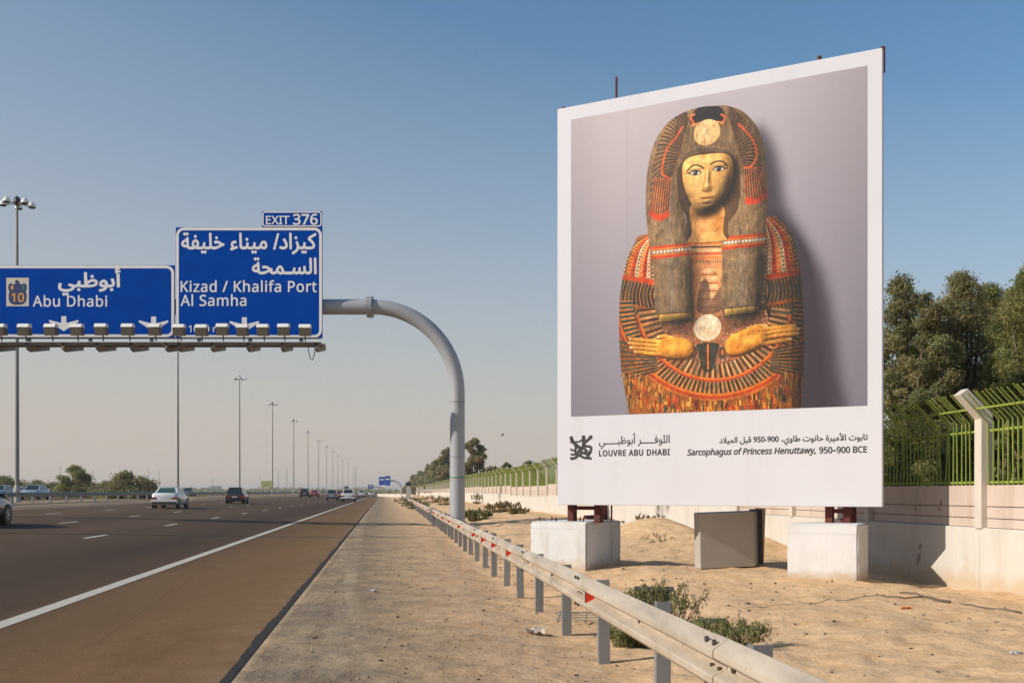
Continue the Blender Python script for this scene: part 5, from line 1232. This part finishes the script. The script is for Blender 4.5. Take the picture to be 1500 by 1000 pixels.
    # head and wig
    wig = [(1048, 155), (1015, 160), (983, 176), (962, 203), (950, 240), (946, 290), (949, 340), (957, 400), (965, 466), (1012, 468), (1013, 400), (1011, 350), (1000, 300), (1000, 250), (1035, 224), (1072, 232), (1078, 262), (1070, 300), (1056, 330), (1058, 380), (1060, 462), (1111, 457), (1117, 400), (1122, 340), (1124, 280), (1121, 230), (1111, 190), (1090, 165), (1068, 156)]
    wm = full(wig); WB = C(122, 100, 76); img[:] = img * (1 - wm[..., None]) + WB * wm[..., None]
    for _ in range(2200):
        x = rng.uniform(945, 1126); y = rng.uniform(150, 465); l = rng.uniform(4, 26); lean = (x - 1036) * .04 * max(0, (300 - y) / 150); line([(x, y), (x + lean + rng.uniform(-.6, .6), y + l)], rng.uniform(.4, 1.2), WB * rng.uniform(.42, 1.5) * np.array([1, rng.uniform(.94, 1.04), rng.uniform(.9, 1.1)]), .5, wm)
    for x in (1036 - 52, 1036 + 50): ell((x, 420), 12, 60, C(150, 138, 120), .45, wm, soft=.8)
    ell((978, 300), 9, 60, C(150, 138, 125), .35, wm, soft=.8)
    # lappet bands and ends
    for (xa, xb, y) in ((955, 1012, 366), (1059, 1120, 352)):
        for dy, c_, w_ in ((-7, RED, 3), (-4, ORG, 2), (4.5, ORG, 2), (8, RED, 3.4)): line([(xa, y + dy + 4), (xb, y + dy - 2)], w_, c_, 1, wm)
        line([(xa, y + 4), (xb, y - 2)], 5.5, C(150, 120, 100), 1, wm)
        for x in np.arange(xa + 3, xb, 5.2): ell((x, y + 4 - 6 * (x - xa) / (xb - xa)), 1.9, 1.9, C(228, 214, 196), 1, wm)
    poly([(965, 460), (1013, 457), (1013, 466), (966, 471)], C(236, 190, 110), False, 1); line([(965, 460), (1013, 457)], 1.4, BRN, 1)
    poly([(1061, 452), (1111, 447), (1111, 456), (1062, 462)], C(238, 196, 120), False, 1); line([(1061, 452), (1111, 447)], 1.4, BRN, 1)
    # feather fans on the wig
    for side in (-1, 1):
        n_ = 24
        for k in range(n_):
            t = k / (n_ - 1.0)
            if side < 0:
                p0 = (1008 - 22 * t, 176 + 78 * t); p2 = (1003 - 51 * math.sin(t * 1.5), 158 + 108 * t * t + 36 * t); p1 = ((p0[0] + p2[0]) / 2 - 3, (p0[1] + p2[1]) / 2 - 6 + 4 * t)
            else:
                p0 = (1068 + 24 * t, 172 + 76 * t); p2 = (1062 + 57 * math.sin(t * 1.5), 154 + 92 * t * t + 34 * t); p1 = ((p0[0] + p2[0]) / 2 + 4, (p0[1] + p2[1]) / 2 - 6 + 3 * t)
            line([p0, p1, p2], 3.4, C(176, 96, 58) * rng.uniform(.75, 1.0), .85, wm, True); line([p0, p1, p2], 2.3, C(40, 54, 48) * rng.uniform(.8, 1.2), .95, wm, True)
        sc_ = [((1000, 186), (990, 202), (978, 216), (972, 236), (970, 254), (982, 262)), ((1082, 182), (1096, 196), (1106, 212), (1108, 230), (1100, 244), (1090, 246))][side > 0]
        line(list(sc_), 3.0, C(206, 100, 56), .9, wm, True)
        for k in range(8):
            t = k / 7.0
            if side < 0: a = (960 + 22 * t, 262 + 3 * t); b = (953 + 25 * t, 312 + 7 * math.sin(t * 3))
            else: a = (1092 + 22 * t, 248 - 2 * t); b = (1094 + 28 * t, 294 - 9 * t + 4 * math.sin(t * 3))
            line([a, b], 3.6, C(200, 108, 60), .9, wm); line([a, b], 1.9, C(52, 62, 54), .95, wm); ell(b, 2.6, 5, RED, .9, wm)
    # cap and forehead discs
    poly([(1012, 180), (1020, 160), (1040, 156), (1056, 158), (1062, 176), (1040, 184)], C(34, 30, 32), True, 1)
    for s_ in (-1, 1): line([(1037 + s_ * 20, 182), (1037 + s_ * 25, 172), (1037 + s_ * 20, 168)], 3, C(200, 110, 70), 1, None, True)
    line([(1014, 184), (1036, 178), (1060, 180)], 2.4, C(214, 140, 90), 1, None, True)
    ell((1035.5, 194), 19.5, 18.5, C(232, 192, 140)); ell((1033, 190), 12, 11, C(244, 214, 172), .6, None, soft=.8)
    line([(1000, 232), (1018, 222), (1040, 219), (1062, 222), (1074, 231)], 5, C(88, 72, 58), .8, None, True)
    # neck, face
    poly([(996, 240), (1036, 222), (1080, 236), (1082, 300), (1066, 330), (1064, 352), (1008, 354), (1006, 320), (994, 290)], C(74, 56, 42), True)
    poly([(1013, 300), (1058, 300), (1059, 340), (1062, 352), (1010, 355), (1014, 340)], C(212, 158, 104), True)
    ell((1052, 325), 10, 26, C(120, 80, 40), .65, None, soft=.7); ell((1030, 312), 22, 8, C(110, 72, 34), .75, None, soft=.7)
    face = [(1001, 240), (1012, 230), (1036, 226), (1060, 225), (1072, 233), (1074, 254), (1068, 279), (1056, 299), (1041, 310), (1030, 311), (1016, 302), (1006, 284), (1000, 262)]
    fm = full(face); img[:] = img * (1 - fm[..., None]) + C(236, 174, 98) * fm[..., None]
    ell((1020, 262), 15, 24, C(248, 208, 140), .5, fm, soft=.8); ell((1036, 238), 24, 8, C(240, 196, 126), .4, fm, soft=.8)
    ell((1072, 275), 12, 40, C(126, 84, 40), .85, fm, soft=.8); ell((1036, 310), 26, 9, C(140, 92, 44), .7, fm, soft=.8); ell((1002, 290), 8, 20, C(160, 108, 56), .6, fm, soft=.8)
    ell((1058, 276), 9, 12, C(236, 192, 116), .5, fm, soft=.9)
    for ex, ey, s_ in ((1018.5, 253.5, -1), (1053, 247.5, 1)):
        poly([(ex - 8.4, ey + .8), (ex - 3, ey - 3), (ex + 3.6, ey - 2.8), (ex + 8.2, ey - .5 + (1.4 if s_ < 0 else 0)), (ex + 3, ey + 2.7), (ex - 3.6, ey + 2.9)], C(236, 222, 200)); ell((ex, ey - .2), 3.3, 3.1, C(26, 26, 48)); ell((ex - 1.2, ey - 1.4), .9, .9, C(190, 190, 200))
        line([(ex - 9, ey + 1.2), (ex - 3, ey - 3.2), (ex + 3.8, ey - 3), (ex + 9, ey - .4)], 1.5, C(40, 30, 30), 1, None, True); line([(ex - 8.4, ey + 1.4), (ex - 3, ey + 3.1), (ex + 3.6, ey + 2.8), (ex + 8.4, ey)], 1.0, C(70, 48, 36), 1, None, True)
        line([(ex + s_ * 9, ey - .2), (ex + s_ * 13, ey - 1 + (1.5 if s_ < 0 else -.6))], 1.6, C(44, 32, 30), 1)
        line([(ex - 12, ey - 6 + (3 if s_ < 0 else -1)), (ex - 3, ey - 11), (ex + 6, ey - 10.6), (ex + 12, ey - 7 + (0 if s_ < 0 else 2))], 2.2, C(56, 42, 30), .95, None, True)
    line([(1034, 252), (1032, 266), (1030, 275)], 2.6, C(176, 122, 60), .7, None, True); line([(1039, 250), (1040, 264), (1042, 274)], 4.0, C(190, 134, 66), .6, None, True); line([(1036.5, 250), (1036, 272)], 2.8, C(250, 214, 142), .8)
    ell((1036, 276), 7.5, 4, C(212, 158, 84), 1, None, soft=.6); line([(1029, 279), (1036, 281), (1043, 278)], 1.8, C(120, 76, 38), .9, None, True)
    ell((1035, 290), 9.5, 4.6, C(206, 140, 78), .9, None, soft=.5); line([(1026, 290), (1032, 289.4), (1036, 290.4), (1044, 288.4)], 1.3, C(112, 66, 34), 1, None, True); ell((1035, 294), 6, 1.8, C(244, 204, 140), .7, None, soft=.7); line([(1029, 298.5), (1041, 297.6)], 1.8, C(150, 100, 52), .7)
    # white disc on the breast, small motif below
    ell((1036, 480), 22, 20.5, C(150, 100, 56)); ell((1036, 479.5), 20.4, 19, C(238, 218, 190)); ell((1040, 486), 12, 9, C(226, 190, 150), .6, None, soft=.8)
    poly([(1022, 504), (1052, 503), (1050, 520), (1044, 542), (1030, 542), (1024, 520)], C(48, 50, 44), True, .9); line([(1037, 505), (1037, 540)], 2.4, ORG, 1)
    for x in (1016, 1058): ell((x, 516), 5, 9, C(70, 60, 52), .8); ell((x, 516), 2, 4, ORG, .8)
    # hands: palm, four fingers, thumb
    HC, HL, HD = C(222, 152, 70), C(250, 196, 112), C(104, 62, 28)
    def hand(palm, fingers, thumb):
        HANDS.append(palm); poly([(x + 1.5, y + 4) for x, y in palm], HD, True, .7); 
        for f in fingers + [thumb]: line([(x + .8, y + 2.2) for x, y in f], 5.4, HD, .8, None, True)
        poly(palm, HC, True)
        for f in fingers + [thumb]: line(f, 4.8, HC, 1, None, True); line([(x, y - .9) for x, y in f], 1.8, HL, .75, None, True); ell(f[-1], 1.5, 1.4, C(246, 226, 196))
        cx_ = sum(p[0] for p in palm) / len(palm); cy_ = sum(p[1] for p in palm) / len(palm); ell((cx_, cy_ - 3), 15, 7, HL, .7, None, soft=.85); ell((cx_ + 8, cy_ + 9), 12, 4, C(140, 90, 40), .5, None, soft=.8)
    HANDS = []
    hand([(964, 499), (985, 494), (1006, 497), (1015, 508), (1012, 520), (996, 524), (976, 522), (962, 518)], [[(968, 500), (945, 498), (923, 496)], [(966, 506), (943, 504), (921, 502)], [(966, 512), (946, 510), (924, 508.5)], [(968, 518), (950, 516.5), (930, 514.5)]], [(985, 495), (974, 491.5), (964, 493)])
    hand([(1064, 500), (1078, 488), (1098, 480), (1114, 478), (1121, 488), (1118, 502), (1100, 512), (1078, 519), (1065, 516)], [[(1112, 482), (1138, 479), (1164, 476.5)], [(1116, 488), (1142, 484), (1170, 481)], [(1117, 495), (1142, 490), (1169, 487.5)], [(1114, 503), (1138, 499), (1158, 496)]], [(1096, 482), (1110, 477), (1122, 477)])
    # relief of the carved figure under a lamp from the upper left, as in a studio photograph
    sil = np.clip(bm__ + wm + fm + full([(998, 240), (1036, 200), (1078, 236), (1084, 300), (1070, 345), (1066, 400), (1008, 400), (1000, 330)]), 0, 1)
    lap = full([(962, 380), (1013, 378), (1013, 466), (966, 470)], False) + full([(1060, 376), (1114, 372), (1111, 457), (1062, 461)], False)
    hand_m = full(HANDS[0]) + full(HANDS[1])
    def dot(c, rx, ry, k):
        cx_, cy_ = Q(c); return k * np.exp(-(((XX - cx_) / (rx * PXS)) ** 2 + ((YY - cy_) / (ry * PXS)) ** 2))
    hf = 60 * blur(bm__, 26) + 46 * blur(wm + fm > .5, 22) * 1.0 + 9 * blur(lap, 7) + 8 * blur(hand_m, 5) + 26 * blur(fm, 12)
    hf += dot((1036, 262), 3.2, 11, 5.0) + dot((1036, 274), 6, 4.5, 5.5) + dot((1035, 288), 9, 2.6, 2.6) + dot((1035, 294), 8, 2.6, 2.8) + dot((1033, 303), 9, 6, 3.0) + dot((1014, 270), 9, 9, 3.0) + dot((1059, 266), 8, 9, 3.0)
    hf += dot((1018, 247), 13, 3, 2.0) + dot((1055, 241), 13, 3, 2.0) - dot((1018.5, 253), 11, 5, 2.4) - dot((1053.5, 247.5), 11, 5, 2.4) - dot((1035, 298.5), 8, 2.0, 1.6) - dot((1035, 328), 20, 16, 10)
    hf += 2.2 * fbm(XX / 9, YY / 22, 3, 12) * sil
    gy, gx = np.gradient(hf); k_ = .85; nz = 1 / np.sqrt(1 + (k_ * gx) ** 2 + (k_ * gy) ** 2); lx, ly, lz = -.42, -.46, .78
    sh_ = (-k_ * gx * lx - k_ * gy * ly + lz) * nz / lz
    sh_ = np.clip(sh_, .12, 1.55); img[:] = img * (1 + sil * (sh_ - 1) * .95)[..., None]
    spec = np.clip((sh_ - 1.18), 0, 1)[..., None] * np.array([.30, .26, .20]); img[:] += spec * sil[..., None] * .5
    xs = XX / Wp; c0 = Q((1046, 400))[0] / Wp
    shade = 1.00 - .55 * np.clip((xs - c0 - .12) / .22, 0, 1) ** 1.5 - .18 * np.clip((c0 - .2 - xs) / .12, 0, 1)
    img[:] = img * (1 + sil * (shade - 1))[..., None]
    # worn paint: richer colour, cracks and rubbed spots
    g_ = img.mean(2, keepdims=True); satk = 1 + .30 * (sil * (1 - .8 * fm))[..., None]; img[:] = g_ + (img - g_) * satk
    crack = np.clip(1 - np.abs(fbm(XX / 14, YY / 26, 4, 31)) * 26, 0, 1) * (fbm(XX / 60, YY / 60, 2, 8) > -.02); img[:] = img * (1 - .28 * crack * sil * (1 - .6 * fm))[..., None]
    rub = np.clip(fbm(XX / 5, YY / 8, 3, 55) * 5 - .9, 0, 1) * sil * (1 - fm) * .35; img[:] = img * (1 - rub[..., None]) + C(190, 160, 125) * rub[..., None]
    blot = fbm(XX / 16, YY / 16, 4, 77); img[:] = img * (1 + (sil * .42 + .02) * blot)[..., None]
    img[:] = img * (1 + (sil * .06 + .012) * rng.normal(size=(Hp, Wp)))[..., None]
    seam = Q((918, 300))[0]; img[:, int(seam):int(seam) + 2] *= .93
    img[:] = np.clip(img, 0, 1)
    # sRGB picture values -> reflectance of ink on vinyl
    lin = np.where(img <= .04045, img / 12.92, ((img + .055) / 1.055) ** 2.4) * PRINT_GAIN
    out = np.ones((Hp, Wp, 4), np.float32); out[..., :3] = np.clip(lin, 0, 1)
    im = bpy.data.images.new(art_name, Wp, Hp, float_buffer=True); im.colorspace_settings.name = 'Linear Rec.709'; im.pixels.foreach_set(out[::-1].ravel()); im.update()
    m = N('printed vinyl').set(.55, 0, .3); tx = m.n('ShaderNodeTexImage'); tx.image = im; tx.extension = 'EXTEND'; uvn = m.n('ShaderNodeUVMap'); uvn.uv_map = 'UVMap'; m.l(uvn.outputs[0], tx.inputs[0]); m.col(tx.outputs[0]); m.bump(m.noise(3, 3), .05, .01)
    me = bpy.data.meshes.new('picture'); me.from_pydata([tuple(bp.p3(a, z, .003)) for a, z in ((a0, zb), (a1, zb), (a1, zt), (a0, zt))], [], [(0, 1, 2, 3)])
    uv = me.uv_layers.new(name='UVMap'); uv.data.foreach_set('uv', [0, 0, 1, 0, 1, 1, 0, 1]); me.materials.append(m.m)
    o = bpy.data.objects.new('picture', me); COL.objects.link(o); me.transform(wmat(bb).inverted()); o.parent = bb; o['label'] = 'printed picture of a painted coffin figure with crossed hands'
PRINT_GAIN = .92
make_art()

# lettering
D = M['ink']
put_text('lettering', 'LOUVRE ABU DHABI', bp, 877.5, 981, 667.8, D, bb, off=.028, lift=.004, vs=1.12, spacing=1.12)
put_text('lettering', 'اللوفـــــر أبوظبـــــي', bp, 877.5, 981, 650.6, D, bb, arab=True, off=.008, lift=.004, vs=1.15)
put_text('lettering', 'تابوت الأميرة حانوت طاوي، 950-900 قبل الميلاد', bp, 1053.5, 1271, 648.6, D, bb, arab=True, off=.018, lift=.004, vs=1.05)
put_text('lettering', 'Sarcophagus of Princess Henuttawy,', bp, 1006.5, 1195, 666.6, D, bb, off=.022, shear=.22, lift=.004, vs=1.1)
put_text('lettering', '950–900 BCE', bp, 1200, 1270, 663.5, D, bb, off=.022, lift=.004, vs=1.1)
# interlaced emblem
def lg(pts): return [bp.az(835 + x / 8.33, 637.5 + y / 8.33 - (x / 270) * .6) for x, y in pts]
lo_ = []
for pts, wd in (([(10, 12), (28, 62), (62, 108), (112, 150), (160, 165)], 34), ([(8, 20), (22, 95)], 24), ([(60, 82), (112, 78), (160, 50)], 16), ([(165, 8), (168, 90), (165, 165)], 38), ([(150, 20), (182, 20)], 26),
                ([(262, 8), (222, 58), (172, 92)], 28), ([(260, 6), (258, 48)], 22), ([(62, 105), (72, 150), (58, 200), (90, 238)], 24), ([(150, 160), (110, 178), (84, 226)], 22), ([(186, 132), (258, 142), (256, 188), (214, 236), (162, 214)], 24),
                ([(5, 165), (40, 186)], 20), ([(8, 228), (52, 238), (104, 200), (150, 196)], 18), ([(12, 286), (62, 276), (104, 240), (172, 274), (262, 284)], 24), ([(12, 262), (14, 288)], 20), ([(258, 190), (226, 240), (206, 276)], 24), ([(100, 240), (160, 214), (214, 190)], 18), ([(165, 160), (196, 180), (210, 200)], 22)):
    lo_ += stroke_loops(lg(pts), wd * 1.25 / 8.33 * 17.6 * 1.16 / F)
mb = MB()
for i, lp in enumerate(lo_): mb.add([bp.p3(a, z, .004 + i * .00012) for a, z in lp], [(0, 1, 2, 3)])
mb.build('emblem', D, bb)

def cblock(label, corner, wd, dp, ht, seed):
    """corner = front right bottom corner"""
    c = Vector(corner); r = random.Random(seed); mb = MB(); nx, ny, nz = 14, 14, 10
    t = bmesh.new(); bmesh.ops.create_cube(t, size=1); bmesh.ops.bevel(t, geom=list(t.edges), offset=.02, segments=2, affect='EDGES'); bmesh.ops.subdivide_edges(t, edges=list(t.edges), cuts=7, use_grid_fill=True)
    me = bpy.data.meshes.new('concrete_block')
    for v in t.verts:
        x, y, z = v.co; n_ = float(fbm(np.array([x * 5 + seed]), np.array([(y + z * 1.7) * 5]), 3, seed)[0])
        e = (abs(x) > .44) + (abs(y) > .44) + (abs(z) > .44)
        k_ = 1 + .012 * n_ - (.014 * r.random() if e >= 2 else 0)
        v.co = Vector((x * wd * k_, y * dp * k_, z * (ht + .5) * k_))
    t.to_mesh(me); t.free(); me.materials.append(M['whiteblock']); o = bpy.data.objects.new('concrete_block', me); COL.objects.link(o)
    ctr = c - bu * wd / 2 - bn * dp / 2; o.location = (ctr.x, ctr.y, c.z + ht / 2 - .25); o.rotation_euler = (0, 0, brot)
    for p in me.polygons: p.use_smooth = True
    smooth_angle(o, 30)
    return tag(o, label, 'concrete block', 'white concrete blocks under the billboard')
cblock('white painted concrete block under the left end of the billboard', (1.40, 20.0, 0), 1.2, 1.7, .885, 3)
cblock('white painted concrete block under the right end of the billboard, nearest the wall', (5.655, 17.4, 0), 1.16, .95, .92, 5)
mbx = None
# anchor bolts on the left block
for q, (s_, f_) in enumerate(((.15, .25), (.3, .5), (.62, .22), (.85, .6), (.95, .3))):
    p_ = Vector((1.40, 20.0, 0)) - bu * s_ * 1.2 - bn * f_; mb = MB(); mb.tube([p_ + Vector((0, 0, .86)), p_ + Vector((0, 0, .96))], .015, 6); mb.build('anchor_bolt', M['rust'], bb)

# leaning grey cabinet
cb = thing('cabinet', 'grey metal cabinet tilted on the sand between the two white blocks', 'cabinet', (4.0, 19.75, 0), R(-28))
cx, cy = 3.98, 19.95
Mx = Matrix.Rotation(R(11), 3, 'Z') @ Matrix.Rotation(R(2), 3, 'X') @ Matrix.Rotation(R(-1.8), 3, 'Y')
cc = Vector((cx, cy, .56))
mb = MB(); mb.box(cc, (1.08, .30, 1.03), mat=Mx); mb.build('shell', M['cab'], cb, bevel=.012)
Mf = Mx @ Matrix.Rotation(R(46), 3, 'Z')
mb = MB(); mb.box(cc + Mx @ Vector((.545, -.145, 0)) + Mf @ Vector((.12, .012, 0)), (.25, .024, 1.02), mat=Mf); mb.build('side_flap', M['cab'], cb, bevel=.004)
mb = MB(); mb.box(cc + Mx @ Vector((.68, .12, .02)), (.12, .34, 1.02), mat=Mx); mb.build('dark_gap', M['cabgap'], cb)  # solid block drawn as the black gap between flap and back board
mb = MB(); mb.box(cc + Mx @ Vector((.80, .22, .0)), (.07, .30, 1.08), mat=Mx @ Matrix.Rotation(R(3), 3, 'Y')); mb.build('back_board', M['ply'], cb)
for s_ in (-1, 1): mb = MB(); mb.box(cc + Mx @ Vector((s_ * .42, 0, -.53)), (.1, .26, .05), mat=Mx); mb.build('foot', M['dark'], cb)
# black box and metal grid on the sand behind the rail
g0 = gp(960, 905); g0.z = 0
g1 = Vector((P(958, 0, 12.3).x, 12.3, gz(1.6, 12.3) - .02)); t = thing('utility_box', 'low black box behind the guardrail half covered by the feathery shrub', 'box', g1, R(-8))
mb = MB(); mb.box((0, 0, .20), (.42, .3, .46)); mb.build('case', M['dark'], t, world=False, bevel=.015); mb = MB(); mb.box((0, 0, .445), (.46, .34, .03)); mb.build('lid', simple('dark lid', (.05, .05, .055), .6), t, world=False, bevel=.008)
g2 = gp(856, 905); g2.z = gz(g2.x, g2.y); t = thing('metal_grid', 'pale metal grid lying on the sand behind the guardrail posts', 'grid', g2, R(-6))
for q in range(4): mb = MB(); mb.tube([(-.32, q * .14 - .2, .05 + q * .015), (.40, q * .14 - .2, .06 + q * .015)], .010, 6); mb.build('bar', M['galv'], t, world=False)
for q in (-.3, .02, .36): mb = MB(); mb.tube([(q, -.24, .03), (q, .26, .10)], .012, 6); mb.build('cross_bar', M['post'], t, world=False)
